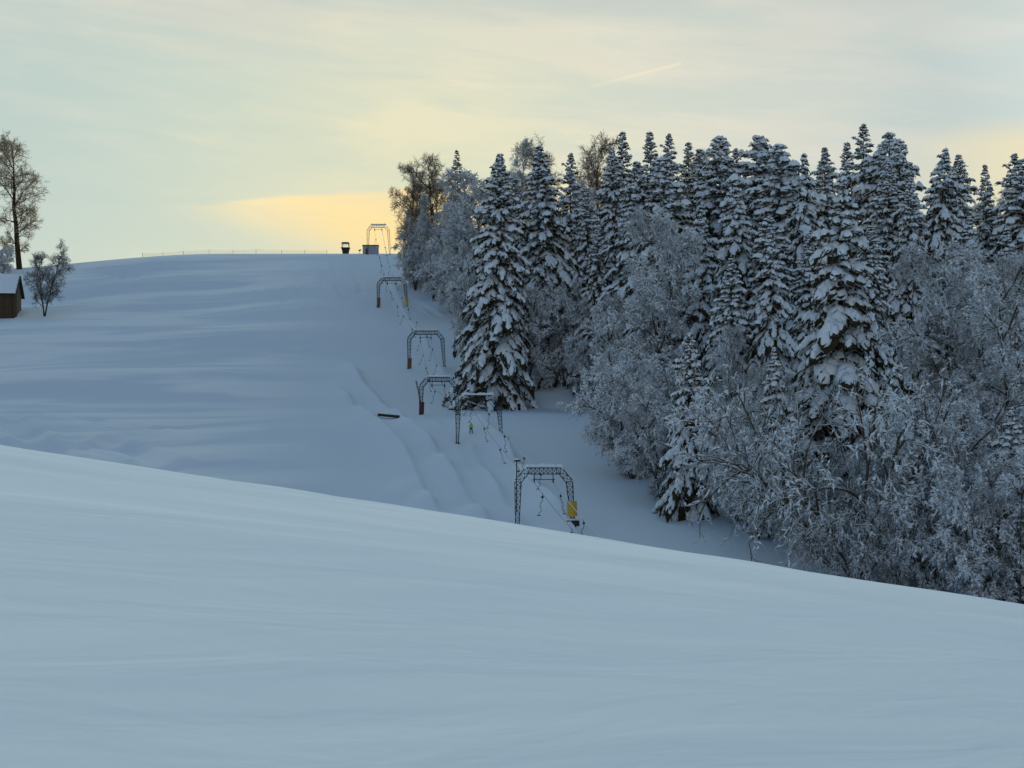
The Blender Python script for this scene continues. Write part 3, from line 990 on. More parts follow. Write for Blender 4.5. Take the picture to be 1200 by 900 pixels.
random.seed(5)
G1 = 'snow-laden spruces of the forest'
G2 = 'frosted broadleaf trees of the forest'
G3 = 'frosted bushes along the forest edge'
TREES = [
    # kind, px, tip row, depth, width, label
    ('tall', 579, 175, 303, 0.86, 'tall snow-laden spruce standing free at the left front, beside the lattice tow pylons', G1),
    ('tall2', 643, 166, 318, 0.95, 'tall narrow snowy spruce just right of the big free-standing front spruce', G1),
    ('tall3', 668, 174, 334, 0.80, 'dark slim spruce half hidden behind the tall narrow spruce by the clearing', G1),
    ('tall2', 688, 217, 318, 0.78, 'shorter slim snowy spruce at the back right of the snowy clearing', G1),
    ('brown', 541, 173, 420, 0.85, 'brownish little-snowed spruce with thin spire left of the big front spruce', G1),
    ('thin', 605, 205, 345, 1.0, 'thin dark spruce in the gap between the two tall front spruces', G1),
    ('thin', 627, 190, 350, 1.0, 'thin spruce peeping out left of the tall narrow spruce', G1),
    ('thin', 731, 150, 345, 0.95, 'spindly spire-topped spruce, leftmost thin spike above the middle skyline', G1),
    ('tall', 719, 170, 330, 0.75, 'narrow spruce just left of the spindly spire on the skyline', G1),
    ('tall2', 742, 186, 296, 1.0, 'broad snowy spruce below the spindly spire, boughs hanging to the left', G1),
    ('thin', 765, 150, 345, 1.0, 'spindly spruce tip, second thin spike from the left on the middle skyline', G1),
    ('tall3', 784, 152, 340, 0.85, 'pointed dark spruce tip right of the second thin spike', G1),
    ('thin', 803, 163, 350, 1.0, 'small thin spruce tip in the dip left of the broad-topped spruce', G1),
    ('dense', 782, 180, 292, 0.95, 'dense snowy spruce rising behind the big round frosted tree', G1),
    ('thin', 820, 170, 345, 1.1, 'faint small spruce tip behind the dip of the middle skyline', G1),
    ('dense', 841, 154, 305, 0.90, 'broad-topped snow-packed spruce at the middle of the skyline', G1),
    ('tall3', 866, 170, 312, 0.85, 'pointed spruce between the broad-topped one and the twin rounded crowns', G1),
    ('heavy', 822, 236, 268, 0.80, 'spruce with thick snow cushions behind the frosted tree in mid forest', G1),
    ('droop', 868, 208, 258, 0.85, 'drooping spruce with bare brown lower boughs in mid forest', G1),
    ('dense2', 892, 155, 292, 0.95, 'spruce with rounded snow-packed top, left one of the twin crowns', G1),
    ('dense2', 916, 163, 286, 0.95, 'spruce with rounded snow-packed top, right one of the twin crowns', G1),
    ('droop2', 937, 174, 262, 0.85, 'large drooping spruce with long hanging boughs right of the twin crowns', G1),
    ('tall2', 965, 170, 320, 0.85, 'narrow back-row spruce tip right of the large drooping spruce', G1),
    ('thin', 986, 163, 330, 1.0, 'very thin back-row spruce tip left of the tallest spruce', G1),
    ('tall3', 1013, 142, 305, 0.95, 'tallest spruce of the skyline with a sharp pointed tip', G1),
    ('dense2', 1042, 152, 296, 0.72, 'spruce with dark rounded clump at its tip, right of the tallest spruce', G1),
    ('dense', 1062, 160, 290, 0.72, 'spruce with dark tufted top, second right of the tallest spruce', G1),
    ('heavy', 986, 200, 194, 0.88, 'big near spruce loaded with thick white snow slabs, in front of the forest', G1),
    ('tall', 1038, 186, 270, 0.9, 'snowy spruce below the dark rounded tips, right of the slab-laden spruce', G1),
    ('droop', 1094, 167, 262, 0.85, 'wide drooping spruce with star-like hanging boughs above the big frosted bush', G1),
    ('tall2', 1070, 205, 252, 0.8, 'grey-white spruce half hidden left of the wide drooping spruce', G1),
    ('tall2', 1122, 178, 296, 0.9, 'pale spruce close behind the wide drooping spruce, on its right', G1),
    ('tall3', 1155, 190, 275, 0.80, 'single pointed spruce standing clear in the right-hand skyline dip', G1),
    ('tall3', 1187, 177, 268, 0.95, 'spruce with knobbly tip, second from the right end of the skyline', G1),
    ('tall2', 1206, 182, 250, 1.0, 'snowy spruce cut by the right edge of the photo', G1),
    ('young', 804, 388, 203, 0.72, 'small bushy snow-covered spruce at the front, reaching down to the open snow', G1),
    ('tall', 758, 232, 300, 1.0, 'dark spruce in the shade behind the left side of the round frosted tree', G1),
    ('tall2', 700, 262, 306, 0.9, 'shaded spruce at the back of the clearing beside the frosted bush', G1),
    ('dense', 905, 250, 250, 1.0, 'shaded spruce behind the drooping spruces in mid forest', G1),
    ('tall', 950, 270, 238, 0.9, 'dark spruce just left of the slab-laden near spruce', G1),
    ('tall2', 1020, 262, 236, 0.9, 'dark spruce just right of the slab-laden near spruce', G1),
    ('heavy', 1140, 250, 240, 0.9, 'snow-cushioned spruce rising behind the big round frosted bush at right', G1),
    ('droop2', 1178, 262, 232, 0.85, 'drooping spruce behind the frosted trees near the right edge', G1),
    ('heavy', 1180, 475, 161, 0.95, 'low spruce with bright heavy boughs near the right edge', G1),
    ('droop2', 905, 268, 222, 0.85, 'mid-height spruce with wide hanging boughs in front of the twin rounded crowns', G1),
    ('tall2', 858, 300, 226, 0.9, 'mid-height spruce behind the small bushy front spruce, a little to its right', G1),
    ('heavy', 912, 405, 192, 0.85, 'shorter slab-laden spruce at the lower left of the big slab-laden near spruce', G1),
    ('young', 1078, 455, 176, 0.8, 'bushy snow-laden spruce below the dome-shaped frosted tree at the forest foot', G1),
    # broadleaf
    ('bare', 480, 190, 432, 0.90, 'bare brown tree with open crown against the yellow sky, left end of forest', G2),
    ('bare', 511, 185, 428, 0.90, 'bare brown tree with open crown, right one of the pair at the forest end', G2),
    ('fine', 487, 250, 424, 1.0, 'low frosted tree hanging over the top of the lift line', G2),
    ('fine', 508, 232, 412, 1.0, 'dark frosted tree under the pair of bare crowns', G2),
    ('fine', 537, 222, 395, 1.0, 'frosted grey tree left of the big front spruce, behind the bare pair', G2),
    ('round', 553, 200, 375, 1.0, 'tall frosted tree right behind the left shoulder of the big front spruce', G2),
    ('round2', 549, 284, 335, 0.7, 'pale snow-dusted tree leaning towards the upper tow pylons', G2),
    ('fine', 600, 172, 385, 0.9, 'frosted broadleaf crown behind the gap right of the big front spruce', G2),
    ('bare', 625, 166, 395, 0.85, 'gold-tipped bare crown behind the gap between the tall front spruces', G2),
    ('bare', 698, 165, 380, 0.85, 'gold-tipped bare crown in the dip left of the spindly spires', G2),
    ('fine', 705, 192, 350, 0.95, 'frosted broadleaf crown in the dip below the gold-tipped bare crown', G2),
    ('fine', 752, 190, 350, 0.9, 'frosted crown behind the two spindly spires', G2),
    ('fine', 822, 182, 355, 0.9, 'grey frosted crown in the dip left of the broad-topped spruce', G2),
    ('fine', 1135, 215, 310, 1.0, 'frosted crown in the skyline dip right of the wide drooping spruce', G2),
    ('fine', 1172, 228, 300, 0.9, 'low frosted crown between the last skyline spruces on the right', G2),
    ('round', 772, 246, 246, 0.82, 'big round frosted tree with fine white twigs in front of mid forest', G2),
    ('round2', 722, 350, 256, 0.75, 'frosted tree with brown lower boughs reaching left over the clearing', G2),
    ('round2', 862, 385, 222, 0.65, 'frosted tree filling the space right of the small bushy front spruce', G2),
    ('round', 1122, 283, 188, 0.95, 'large dome-shaped frosted tree near the right edge', G2),
    ('round2', 1190, 305, 180, 0.85, 'frosted tree cut by the right edge, beside the dome-shaped one', G2),
    ('round', 905, 425, 203, 0.7, 'greyish frosted tree at the front, left of the slab-laden spruce', G2),
    # bushes
    ('bush2', 486, 286, 428, 0.95, 'frosted bush at the very left end of the forest, beside the top of the lift', G3),
    ('bush', 508, 290, 420, 0.95, 'frosted bush at the foot of the pair of bare brown trees', G3),
    ('bush2', 530, 296, 398, 0.9, 'frosted bush left of the pale leaning tree near the upper pylons', G3),
    ('bush', 775, 455, 213, 0.9, 'white frosted bush close on the left of the small bushy front spruce', G3),
    ('bush2', 742, 430, 228, 0.85, 'frosted bush at the clearing corner under the round frosted tree', G3),
    ('bush2', 866, 460, 199, 0.75, 'tall frosted bush touching the right flank of the small front spruce', G3),
    ('bush', 893, 515, 189, 0.85, 'fine-twigged frosted bush at the snow edge between small spruce and arching bush', G3),
    ('bush', 662, 335, 308, 0.9, 'powdery white bush at the foot of the two tall spruces in the clearing', G3),
    ('bush', 690, 400, 300, 0.8, 'low powdery bush at the far right corner of the clearing', G3),
    ('bush2', 752, 425, 232, 0.85, 'frosted bush between the clearing and the small bushy front spruce', G3),
    ('bush2', 890, 470, 205, 0.75, 'spreading frosted bush just right of the small bushy front spruce', G3),
    ('arch', 1005, 465, 172, 0.75, 'wide bush with long arching bare branches reaching towards the open snow', G3),
    ('arch', 950, 535, 180, 0.55, 'lower arching bush whose twigs hang over the snow, left of the wide one', G3),
    ('bush2', 1048, 515, 182, 0.85, 'tall frosted bush under the slab-laden spruce, right of the arching branches', G3),
    ('bush', 1100, 470, 170, 0.85, 'frosted bush below the dome-shaped tree', G3),
    ('bush2', 1150, 530, 159, 0.80, 'snow-dusted bush at the forest foot near the right edge', G3),
    ('bush', 1050, 600, 167, 0.9, 'low frosted bush at the forest foot below the tall frosted bush', G3),
    ('bush2', 1095, 590, 164, 0.75, 'lowest frosted bush touching the crest of the near snow hill', G3),
    ('bush', 1196, 545, 157.5, 0.95, 'frosted bush at the forest foot, cut by the right edge', G3),
    ('arch', 1000, 600, 168, 0.8, 'small dark arching bush at the forest foot above the near snow crest', G3),
]
for kind, px, tip, D, wd, lab, grp in TREES:
    put_tree(kind, px, tip, D, lab, wd, group=grp)

# trees by the barn
hx, hy = at(10, 374)
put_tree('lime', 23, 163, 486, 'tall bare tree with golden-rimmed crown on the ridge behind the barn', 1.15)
put_tree('bush', 4, 289, 474, 'snow-covered bush on the ridge at the foot of the tall bare tree', 0.9)
sx_, sy_ = at(52, 371)
put_tree('sapling', 52, 291, sy_, 'small bare double-stemmed tree on the snow beside the barn', 0.95, rot=0.4)

# ------------------------------------------------------------------ barn
BD = at(14, 373)[1] + 4.5
bx = (21 - 600) / F * BD           # right gable wall
bz = gz(bx - 3, BD - 4.5) - 0.15
barn = empty('barn', (bx, BD, bz), R(6))
tag(barn, 'dark brown plank barn with snow-covered roof at the left edge', 'barn')
eave, ridge, dep, lng = 6.6, 10.6, 9.0, 14.0
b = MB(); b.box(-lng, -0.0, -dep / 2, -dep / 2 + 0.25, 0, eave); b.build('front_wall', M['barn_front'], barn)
b = MB()
b.add([(0, -dep / 2 + 0.25, 0), (0, dep / 2, 0), (0, dep / 2, eave), (0, 0, ridge - 0.3), (0, -dep / 2 + 0.25, eave),
       (-0.25, -dep / 2 + 0.25, 0), (-0.25, dep / 2, 0), (-0.25, dep / 2, eave), (-0.25, 0, ridge - 0.3), (-0.25, -dep / 2 + 0.25, eave)],
      [(0, 1, 2, 3, 4), (9, 8, 7, 6, 5), (0, 5, 6, 1), (1, 6, 7, 2), (2, 7, 8, 3), (3, 8, 9, 4), (4, 9, 5, 0)])
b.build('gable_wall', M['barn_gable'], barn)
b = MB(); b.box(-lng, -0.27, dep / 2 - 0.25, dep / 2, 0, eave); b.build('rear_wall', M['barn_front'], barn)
b = MB()
ov, oe = 0.9, 0.7
sl = (ridge - eave) / (dep / 2)
for sg in (-1, 1):
    y1 = sg * (dep / 2 + ov); z1 = eave - ov * sl
    b.hexa([(-lng - oe, 0, ridge), (oe, 0, ridge), (oe, y1, z1), (-lng - oe, y1, z1),
            (-lng - oe, 0, ridge + 0.22), (oe, 0, ridge + 0.22), (oe, y1, z1 + 0.22), (-lng - oe, y1, z1 + 0.22)])
roof = b.build('roof', M['wood_dark'], barn)
b = MB()
for sg in (-1, 1):
    y1 = sg * (dep / 2 + ov - 0.05); z1 = eave - ov * sl
    b.hexa([(-lng - oe, 0, ridge + 0.225), (oe - 0.28, 0, ridge + 0.225), (oe - 0.28, y1, z1 + 0.225), (-lng - oe, y1, z1 + 0.225),
            (-lng - oe, 0, ridge + 0.72), (oe - 0.38, 0, ridge + 0.72), (oe - 0.38, y1 - sg * 0.12, z1 + 0.62), (-lng - oe, y1 - sg * 0.12, z1 + 0.62)])
b.build('roof_snow', M['snow'], roof)
b = MB()
b.box(0.004, 0.2, -3.12, -2.88, 0, eave + 0.6)
b.build('corner_post', M['wood_dark'], barn)

# ------------------------------------------------------------------ ski tow
PYL = [  # px of left foot, px of right foot, foot row, top row, left pad, right pad
    (606, 672, 621, 545, None, 'mat_yellow'),
    (536, 588, 516, 461, None, None),
    (493, 537, 486, 440, 'mat_red', None),
    (479, 521, 432, 386, 'mat_rust', None),
    (443, 477, 361, 324, 'mat_rust', 'mat_yellow'),
    (431, 457, 297, 262.5, None, None),
]


def foot_depth(px, row):
    Y = np.arange(150, 489, 0.5); X = (px - 600) / F * Y
    hit = np.nonzero(terrain(X, Y) >= (HOR - row) / F * Y)[0]
    return float(Y[hit[0]]) if len(hit) else 492.0


PLAB = [
    'lattice tow pylon nearest the camera with yellow pad on its right leg',
    'lattice tow pylon with snowy beam standing just above the hi-vis skier',
    'lattice tow pylon with dark red leg pad, its right side hidden by the spruce',
    'lattice tow pylon with rust-brown pad on its left leg only, above the bench',
    'lattice tow pylon with rusty left pad and yellow right pad, below the ridge',
    'lattice tow pylon on the ridge, dark against the yellow sky',
]


def lattice(mb, a, b, wa, wb, n, dx_, dy_, ch, dg):
    """square lattice member from a to b with half widths wa, wb along dx_, dy_"""
    a = np.array(a, float); b = np.array(b, float); dx_ = np.array(dx_, float); dy_ = np.array(dy_, float)
    cs = [(-1, -1), (1, -1), (1, 1), (-1, 1)]
    lv = []
    for i in range(n + 1):
        t = i / n
        c = a + (b - a) * t; ww = wa + (wb - wa) * t
        lv.append([c + dx_ * sx * ww + dy_ * sy * ww for sx, sy in cs])
    for k in range(4):
        mb.bar(lv[0][k], lv[-1][k], ch)
    for i in range(n):
        for k in range(4):
            k2 = (k + 1) % 4
            p, q = (lv[i][k], lv[i + 1][k2]) if i % 2 else (lv[i][k2], lv[i + 1][k])
            mb.bar(p, q, dg)
        for k in range(4):
            mb.bar(lv[i + 1][k], lv[i + 1][(k + 1) % 4], dg)


beam_pts = []
for k, (pl, pr, rowf, rowt, padl, padr) in enumerate(PYL):
    D = foot_depth((pl + pr) / 2, rowf)
    Hp = (HOR - rowt) / F * D - gz(((pl + pr) / 2 - 600) / F * D, D) - 0.30
    print('pylon', k, D, Hp)
    xl = (pl - 600) / F * D; xr = (pr - 600) / F * D
    xc = (xl + xr) / 2; half = (xr - xl) / 2
    zg = gz(xc, D)
    zl = gz(xl, D) - zg; zr = gz(xr, D) - zg
    root = empty('tow_pylon', (xc, D, zg), 0)
    tag(root, PLAB[k], 'ski lift pylon', 'lattice pylons of the ski tow')
    inn = 0.45
    thin = 0.55 if k == 5 else 1.0
    zc = Hp - 1.55
    for sg, z0 in ((-1, zl), (1, zr)):
        m = MB()
        foot = np.array((sg * half, 0, z0 - 0.3)); head = np.array((sg * (half - (0.1 if sg < 0 else inn)), 0, zc))
        lattice(m, foot, head, 0.15, 0.36, 9, (1, 0, 0), (0, 1, 0), 0.095 * thin, 0.055 * thin)
        m.box(foot[0] - 0.3, foot[0] + 0.3, -0.3, 0.3, z0 - 0.5, z0 + 0.12)
        leg = m.build('leg', M['steel'], root)
        pd = padl if sg < 0 else padr
        if pd:
            near = (k == 0)
            m = MB()
            zb = z0 + (1.0 if near else 0.1); zt = zb + (1.65 if near else 2.0)
            wv = 0.55 if near else 0.42
            m.tube([foot * 0 + np.array((foot[0] - sg * 0.12, 0, zb)), np.array((foot[0] - sg * 0.18, 0, zt))], wv, 8)
            m.build('padding', M[pd], root)
    # cross beam with chamfered shoulders
    m = MB()
    hl = -half + 0.1; hr = half - inn
    s1 = (hl, 0, zc); s2 = (hl + 0.95, 0, Hp - 0.36); s3 = (hr - 0.95, 0, Hp - 0.36); s4 = (hr, 0, zc)
    lattice(m, s1, s2, 0.36, 0.34, 2, (0.83, 0, -0.55), (0, 1, 0), 0.09 * thin, 0.055 * thin)
    lattice(m, s2, s3, 0.34, 0.34, 8, (0, 0, 1), (0, 1, 0), 0.095 * thin, 0.055 * thin)
    lattice(m, s3, s4, 0.34, 0.36, 2, (0.83, 0, 0.55), (0, 1, 0), 0.09 * thin, 0.055 * thin)
    beam = m.build('crossbeam', M['steel'], root)
    rg = np.random.default_rng(50 + k)
    n = 7
    O = np.stack([np.linspace(s2[0] - 0.25, s3[0] - 0.6, n), np.zeros(n), np.full(n, Hp + 0.05)], 1)
    Dv = np.tile([[1.0, 0, 0]], (n, 1))
    v, f, c0, c1 = pads(rg, O, Dv, np.full(n, 1.0), rg.uniform(0.44, 0.56, n), rg.uniform(0.30, 0.44, n), np.zeros(n), 5, 0.12, 0.1)
    link('beam_snow', mesh_from('beam_snow', v, [f, c0, c1], M['snow'], True), beam)
    # sheave carriers for the two ropes
    for cx in (-1.05, 1.05):
        m = MB()
        cxx = (hl + hr) / 2 + cx
        m.bar((cxx, 0, Hp - 0.72), (cxx, 0, Hp - 1.25), 0.09)
        m.bar((cxx, -0.95, Hp - 1.25), (cxx, 0.95, Hp - 1.25), 0.10, 0.16)
        sh = m.build('sheave_carrier', M['steel_dark'], root)
        m = MB()
        for yy_ in (-0.8, -0.27, 0.27, 0.8):
            m.disc((cxx, yy_, Hp - 1.42), (1, 0, 0), 0.22, 0.12, 12)
        m.build('sheave', M['steel_dark'], sh)
        beam_pts.append((k, cx, xc + cxx, D, zg + Hp - 1.66))
    m = MB()
    cxx = (hl + hr) / 2
    m.bar((cxx - 1.25, 0.0, Hp - 1.30), (cxx + 1.25, 0.0, Hp - 1.30), 0.08)
    m.build('spreader_bar', M['steel'], root)
    if k == 0:
        m = MB()
        m.box(half - 0.75, half + 0.65, -0.6, 0.5, zr - 0.1, zr + 0.5)
        ft = m.build('footing', M['wood_dark'], root)
        v, f, c0, c1 = pads(np.random.default_rng(3), np.array([[half - 0.75, 0, zr + 0.5]]), np.array([[1.0, 0, 0]]), np.array([1.3]), np.array([0.55]), np.array([0.28]), np.zeros(1), 6, 0.1, 0.05)
        link('footing_snow', mesh_from('footing_snow', v, [f, c0, c1], M['snow'], True), ft)
    if k == 2:
        m = MB()
        lattice(m, (-half + 0.02, 0, zl + 1.9), (-half - 0.75, 0, Hp - 0.6), 0.07, 0.09, 5, (1, 0, 0), (0, 1, 0), 0.06, 0.04)
        m.build('brace', M['steel'], root)
    if k == 1:
        m = MB()
        m.bar((s3[0] - 0.6, 0.1, Hp - 0.7), (half - 0.2, 0.1, zc - 1.5), 0.09)
        m.build('brace', M['steel'], root)

# ropes: (x,y,z) through the sheaves with a little sag; they run on to the bottom station in the dip
ropes = {}
for cx, mat, lab in ((-1.05, 'cable_dark', 'dark haul rope on the left side of the tow pylons'),
                     (1.05, 'cable', 'frost-whitened return rope on the right side of the tow pylons')):
    pts = [p for p in beam_pts if p[1] == cx]
    pp = [np.array(p[2:5]) for p in pts]
    d0 = pp[0] - pp[1]
    lowx = pp[0][0] + 7.6; lowy = pp[0][1] - 48
    low = np.array((lowx, lowy, gz(lowx, lowy) + 3.4))
    pp = [low] + pp
    line = []
    for a, b_ in zip(pp[:-1], pp[1:]):
        L = np.linalg.norm(b_ - a)
        for i in range(12):
            t = i / 12
            q = a + (b_ - a) * t
            q = q - np.array((0, 0, 0.012 * L * 4 * t * (1 - t)))
            line.append(q)
    line.append(pp[-1])
    ropes[cx] = np.array(line)
    m = MB()
    m.tube(line, 0.05 if mat == 'cable' else 0.024, 5)
    o = m.build('tow_rope', M[mat])
    tag(o, lab, 'rope', 'ropes of the ski tow')

# bottom post that carries the ropes, hidden in the dip
m = MB()
cpt = (ropes[-1.05][0] + ropes[1.05][0]) / 2
zb = gz(cpt[0], cpt[1])
st = empty('tow_station', (cpt[0], cpt[1], zb))
tag(st, 'bottom return frame of the ski tow in the dip behind the near hill', 'lift station')
m.bar((-1.05, 0, -0.3), (-1.05, 0, 3.6), 0.2); m.bar((1.05, 0, -0.3), (1.05, 0, 3.6), 0.2); m.bar((-1.3, 0, 3.7), (1.3, 0, 3.7), 0.22)
m.build('frame', M['steel_dark'], st)
m = MB(); m.disc((0, 0, 3.4), (0, 0, 1), 1.05, 0.14, 20)
m.build('bull_wheel', M['steel_dark'], st)

# tow hangers: spring box on the rope, thin cord, hooked bar
def hanger_meshes():
    m = MB()
    m.bar((0, 0, 0.05), (0, 0, -0.35), 0.05)
    m.tube([(0, -0.12, -0.38), (0, 0.12, -0.38)], 0.13, 10)
    a = m
    m2 = MB()
    c = [(0, 0, -0.5), (0.04, 0, -0.8), (0.25, 0, -1.05), (0.32, 0, -1.35), (0.18, 0, -1.6), (0.22, 0, -1.85), (0.45, 0, -2.0), (0.5, 0, -2.25)]
    m2.tube(c, 0.033, 5)
    m2.bar((0.3, 0, -2.28), (0.7, 0, -2.28), 0.09)
    return a, m2


ha, hb = hanger_meshes()
h0 = empty('tow_hanger', (0, 0, 0))
ha.build('spring_box', M['steel_dark'], h0)
hb.build('hooked_bar', M['steel_dark'], h0)
rh = random.Random(4)
first = True
SIDE = {-1.05: 'left dark rope', 1.05: 'right whitened rope'}
SPAN = ['below the nearest pylon', 'between the nearest pylon and the skier', 'between second and third pylon', 'between third and fourth pylon',
        'between fourth and fifth pylon', 'between fifth pylon and the ridge']
for cx in (-1.05, 1.05):
    ln = ropes[cx]
    seg = np.linalg.norm(np.diff(ln, axis=0), axis=1)
    cum = np.concatenate([[0], np.cumsum(seg)])
    dist = 14.0 if cx < 0 else 17.0
    while dist < cum[-1] - 8:
        p = np.array([np.interp(dist, cum, ln[:, c]) for c in range(3)])
        si = int(min(5, np.searchsorted(cum[::12], dist) - 1))
        o = h0 if first else copy_tree(h0)
        first = False
        o.location = p
        sc = 1.0
        o.scale = (sc * rh.choice((-1, 1)), sc, sc * rh.uniform(0.85, 1.2))
        o.rotation_euler = (0, rh.uniform(-0.15, 0.15), rh.uniform(-0.6, 0.6))
        tag(o, 'dark hooked tow hanger on the %s %s' % (SIDE[cx], SPAN[si]), 'tow hanger', 'tow hangers on the ropes')
        dist += rh.uniform(12.5, 18.5)

# signal post by the nearest pylon
x, y = at(605.5, 612)
z = gz(x, y)
sp_ = empty('signal_post', (x, y, z))
tag(sp_, 'thin dark post with snow-capped lamp head behind the nearest tow pylon', 'post')
topz = (HOR - 540) / F * y - z
m = MB(); m.tube([(0, 0, -0.3), (0, 0, topz)], 0.07, 7); m.build('pole', M['steel_dark'], sp_)
m = MB(); m.bar((-0.30, 0, topz), (0.45, 0, topz), 0.24, 0.2); hd = m.build('lamp_head', M['steel_dark'], sp_)
v, f, c0, c1 = pads(np.random.default_rng(9), np.array([[-0.36, 0, topz + 0.1]]), np.array([[1.0, 0, 0]]), np.array([0.75]), np.array([0.24]), np.array([0.22]), np.zeros(1), 5, 0.1, 0.05)
link('snow_cap', mesh_from('snow_cap', v, [f, c0, c1], M['snow'], True), hd)

# low snow-topped stake heap by the second pylon's right foot
x, y = at(590, 521)
z = gz(x, y)
sp2 = empty('snowy_stakes', (x, y, z))
tag(sp2, 'snow-capped clump of dark stakes at the right foot of the second pylon', 'stakes')
m = MB()
for a in range(5):
    m.bar((-0.7 + 0.35 * a, 0, -0.2), (-0.8 + 0.4 * a, 0.1, 0.6 + 0.12 * (a % 2)), 0.09)
pk = m.build('stake', M['wood_dark'], sp2)
v, f, c0, c1 = pads(np.random.default_rng(10), np.array([[-1.0, 0, 0.6]]), np.array([[1.0, 0, 0]]), np.array([2.0]), np.array([0.4]), np.array([0.3]), np.zeros(1), 6, 0.2, 0.1)
link('snow_cap', mesh_from('snow_cap', v, [f, c0, c1], M['snow'], True), sp2)

# plank on the snow
a = np.array(at(444, 494)); b_ = np.array(at(467, 497))
m = MB()
P0 = (a[0], a[1], gz(*a) + 0.30); P1 = (b_[0], b_[1], gz(*b_) + 0.18)
m.bar(P0, P1, 0.5, 0.42)
o = m.build('log', M['wood_dark'])
tag(o, 'dark log lying alone on the open snow slope', 'log')

# ------------------------------------------------------------------ skier
def person(px, row, hpx, label):
    x, y = at(px, row)
    z = gz(x, y)
    s = hpx / F * y / 1.78
    J = [(0, 0, 0.95), (0, 0, 1.12), (0, -0.03, 1.32), (0, -0.04, 1.47), (0, -0.05, 1.55), (0, -0.07, 1.66), (0, -0.07, 1.76),
         (0.19, -0.04, 1.43), (0.30, -0.02, 1.18), (0.26, -0.20, 1.00), (0.25, -0.27, 0.93),
         (-0.19, -0.04, 1.43), (-0.30, -0.02, 1.18), (-0.26, -0.20, 1.00), (-0.25, -0.27, 0.93),
         (0.11, 0, 0.90), (0.17, -0.06, 0.50), (0.20, 0.02, 0.09), (0.22, -0.18, 0.05),
         (-0.11, 0, 0.90), (-0.17, -0.06, 0.50), (-0.20, 0.02, 0.09), (-0.22, -0.18, 0.05)]
    E = [(0, 1), (1, 2), (2, 3), (3, 4), (4, 5), (5, 6), (3, 7), (7, 8), (8, 9), (9, 10), (3, 11), (11, 12), (12, 13), (13, 14),
         (0, 15), (15, 16), (16, 17), (17, 18), (0, 19), (19, 20), (20, 21), (21, 22)]
    rad = [.17, .17, .19, .13, .065, .105, .085, .09, .07, .055, .05, .09, .07, .055, .05, .12, .09, .075, .06, .12, .09, .075, .06]
    me = bpy.data.meshes.new('person')
    me.from_pydata(J, E, [])
    tmp = bpy.data.objects.new('person_tmp', me)
    COL.objects.link(tmp)
    sk = tmp.modifiers.new('skin', 'SKIN')
    for i, vv in enumerate(me.skin_vertices[0].data):
        vv.radius = (rad[i], rad[i])
        vv.use_root = (i == 0)
    sub = tmp.modifiers.new('sub', 'SUBSURF'); sub.levels = 1; sub.render_levels = 1
    dg = bpy.context.evaluated_depsgraph_get()
    body = bpy.data.meshes.new_from_object(tmp.evaluated_get(dg))
    bpy.data.objects.remove(tmp)
    body.name = 'body'
    body.materials.clear()
    for mm in ('hivis', 'trousers', 'skin', 'hat'):
        body.materials.append(M[mm])
    for p in body.polygons:
        c = p.center
        p.use_smooth = True
        if c.z > 1.71: p.material_index = 3
        elif c.z > 1.53: p.material_index = 2
        elif c.z > 0.98 and abs(c.x) < 0.5 and c.y > -0.26: p.material_index = 0
        elif c.y <= -0.22 and c.z > 0.8: p.material_index = 3
        else: p.material_index = 1
    o = link('person', body, None, (x, y, z))
    o.scale = (s, s, s)
    o.rotation_euler = (0, 0, R(15))
    tag(o, label, 'person')
    return o


person(552, 517.5, 13.5, 'person in hi-vis yellow-green jacket and black trousers standing on the ski track')

# ------------------------------------------------------------------ ridge: cabin, grey hut, net fence
def ridge_y(px):
    Y = np.arange(440, 560, 0.5); X = (px - 600) / F * Y
    return float(Y[np.argmax(terrain(X, Y) / Y)])


yc = ridge_y(405) + 1
x = (405 - 600) / F * yc; z = gz(x, yc)
cab = empty('lift_cabin', (x, yc, z))
tag(cab, 'small dark lookout cabin with window band and flared base on the ridge', 'cabin')
m = MB(); m.hexa([(-.75, -.75, -.3), (.75, -.75, -.3), (.75, .75, -.3), (-.75, .75, -.3), (-1.15, -1.0, 1.55), (1.15, -1.0, 1.55), (1.15, 1.0, 1.55), (-1.15, 1.0, 1.55)])
m.box(-1.28, 1.28, -1.12, 1.12, 1.553, 1.75)
m.build('base', M['wood_dark'], cab)
m = MB()
for sx in (-1, 1):
    for sy in (-1, 1):
        m.bar((sx * 0.95, sy * 0.85, 1.75), (sx * 0.98, sy * 0.88, 2.95), 0.12)
m.build('corner_post', M['wood_dark'], cab)
m = MB()
for sy in (-1, 1):
    m.box(-0.88, 0.88, sy * 0.86 - 0.01, sy * 0.86 + 0.01, 1.755, 2.94)
m.build('window', M['glass'], cab)
m = MB(); m.hexa([(-1.2, -1.15, 2.953), (1.2, -1.15, 2.953), (1.2, 1.15, 2.953), (-1.2, 1.15, 2.953), (-0.9, -0.9, 3.3), (0.9, -0.9, 3.3), (0.9, 0.9, 3.3), (-0.9, 0.9, 3.3)])
m.build('roof', M['wood_dark'], cab)

yc = ridge_y(434) - 6
x = (434 - 600) / F * yc; z = gz(x, yc)
hut = empty('lift_hut', (x, yc, z))
hz = (HOR - 287) / F * yc - z
tag(hut, 'small grey box hut with dark roof edge at the top of the lift', 'hut')
hw = 9.0 / F * yc
m = MB(); m.box(-hw, hw, 0, 2.6, -0.5, hz - 0.25); m.build('wall', M['grey_board'], hut)
m = MB(); m.box(-hw - 0.15, hw + 0.15, -0.2, 2.8, hz - 0.247, hz); m.build('roof', M['wood_dark'], hut)
m = MB(); m.box(-hw + 0.9, -hw + 1.45, -0.04, -0.003, 0.0, hz * 0.62); m.build('door', M['wood_dark'], hut)

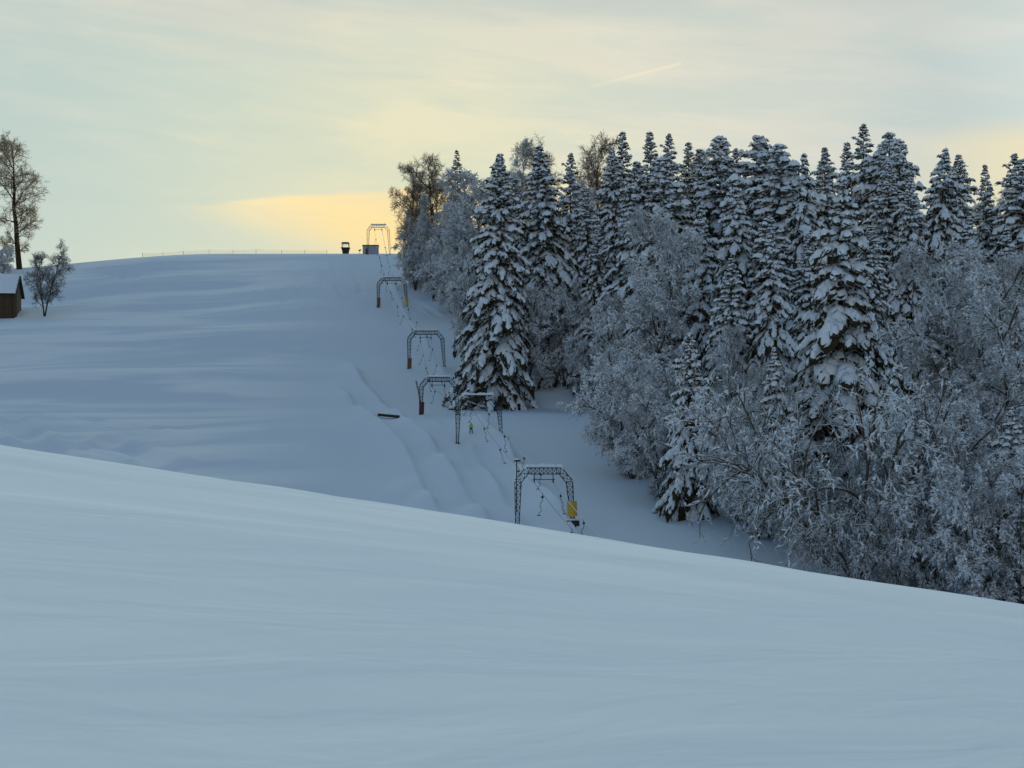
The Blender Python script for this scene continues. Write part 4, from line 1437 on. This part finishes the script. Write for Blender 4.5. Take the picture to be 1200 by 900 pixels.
yc = ridge_y(421) - 2
x = (421.5 - 600) / F * yc; z = gz(x, yc)
sg_ = empty('sign', (x, yc, z))
tag(sg_, 'tiny dark sign board on a post beside the grey hut', 'sign')
m = MB(); m.tube([(0, 0, -0.3), (0, 0, 1.0)], 0.06, 6); m.build('post', M['steel_dark'], sg_)
m = MB(); m.hexa([(-0.35, -0.03, 0.7), (0.45, -0.03, 0.95), (0.45, 0.03, 0.95), (-0.35, 0.03, 0.7), (-0.35, -0.03, 1.1), (0.45, -0.03, 1.35), (0.45, 0.03, 1.35), (-0.35, 0.03, 1.1)])
m.build('board', M['steel_dark'], sg_)

fx = [167, 191, 215, 245, 273, 300, 330, 357, 383]
fp = []
for p in fx:
    yy_ = ridge_y(p) - 1.0
    xx = (p - 600) / F * yy_
    fp.append(np.array((xx, yy_, gz(xx, yy_))))
fen = empty('net_fence', tuple(fp[0]))
tag(fen, 'low thin safety net fence on slim posts along the ridge', 'fence')
hs = [1.25, 0.95, 1.05, 1.2, 1.0, 1.35, 1.05, 1.1, 1.0]
for q, hh in zip(fp, hs):
    m = MB(); m.tube([q - fp[0] + np.array((0, 0, -0.3)), q - fp[0] + np.array((0.02, 0, hh))], 0.05, 5)
    m.build('post', M['steel_dark'], fen)
m = MB()
for (a, ha_), (b_, hb_) in zip(zip(fp[:-1], hs[:-1]), zip(fp[1:], hs[1:])):
    n = 9
    for lv in (0.2, 0.55, 0.95):
        pts = []
        for i in range(n + 1):
            t = i / n
            q = a + (b_ - a) * t - fp[0]
            zt = gz(*(a + (b_ - a) * t)[:2]) - fp[0][2]
            pts.append((q[0], q[1], zt + (ha_ + (hb_ - ha_) * t) * lv - 0.18 * 4 * t * (1 - t) * lv))
        m.tube(pts, 0.016, 3)
    for i in range(1, 30):
        t = i / 30
        q = a + (b_ - a) * t - fp[0]
        zt = gz(*(a + (b_ - a) * t)[:2]) - fp[0][2]
        hh = (ha_ + (hb_ - ha_) * t) - 0.18 * 4 * t * (1 - t)
        m.bar((q[0], q[1], zt + 0.2 * hh), (q[0], q[1], zt + 0.95 * hh), 0.012)
m.build('net', M['net'], fen)
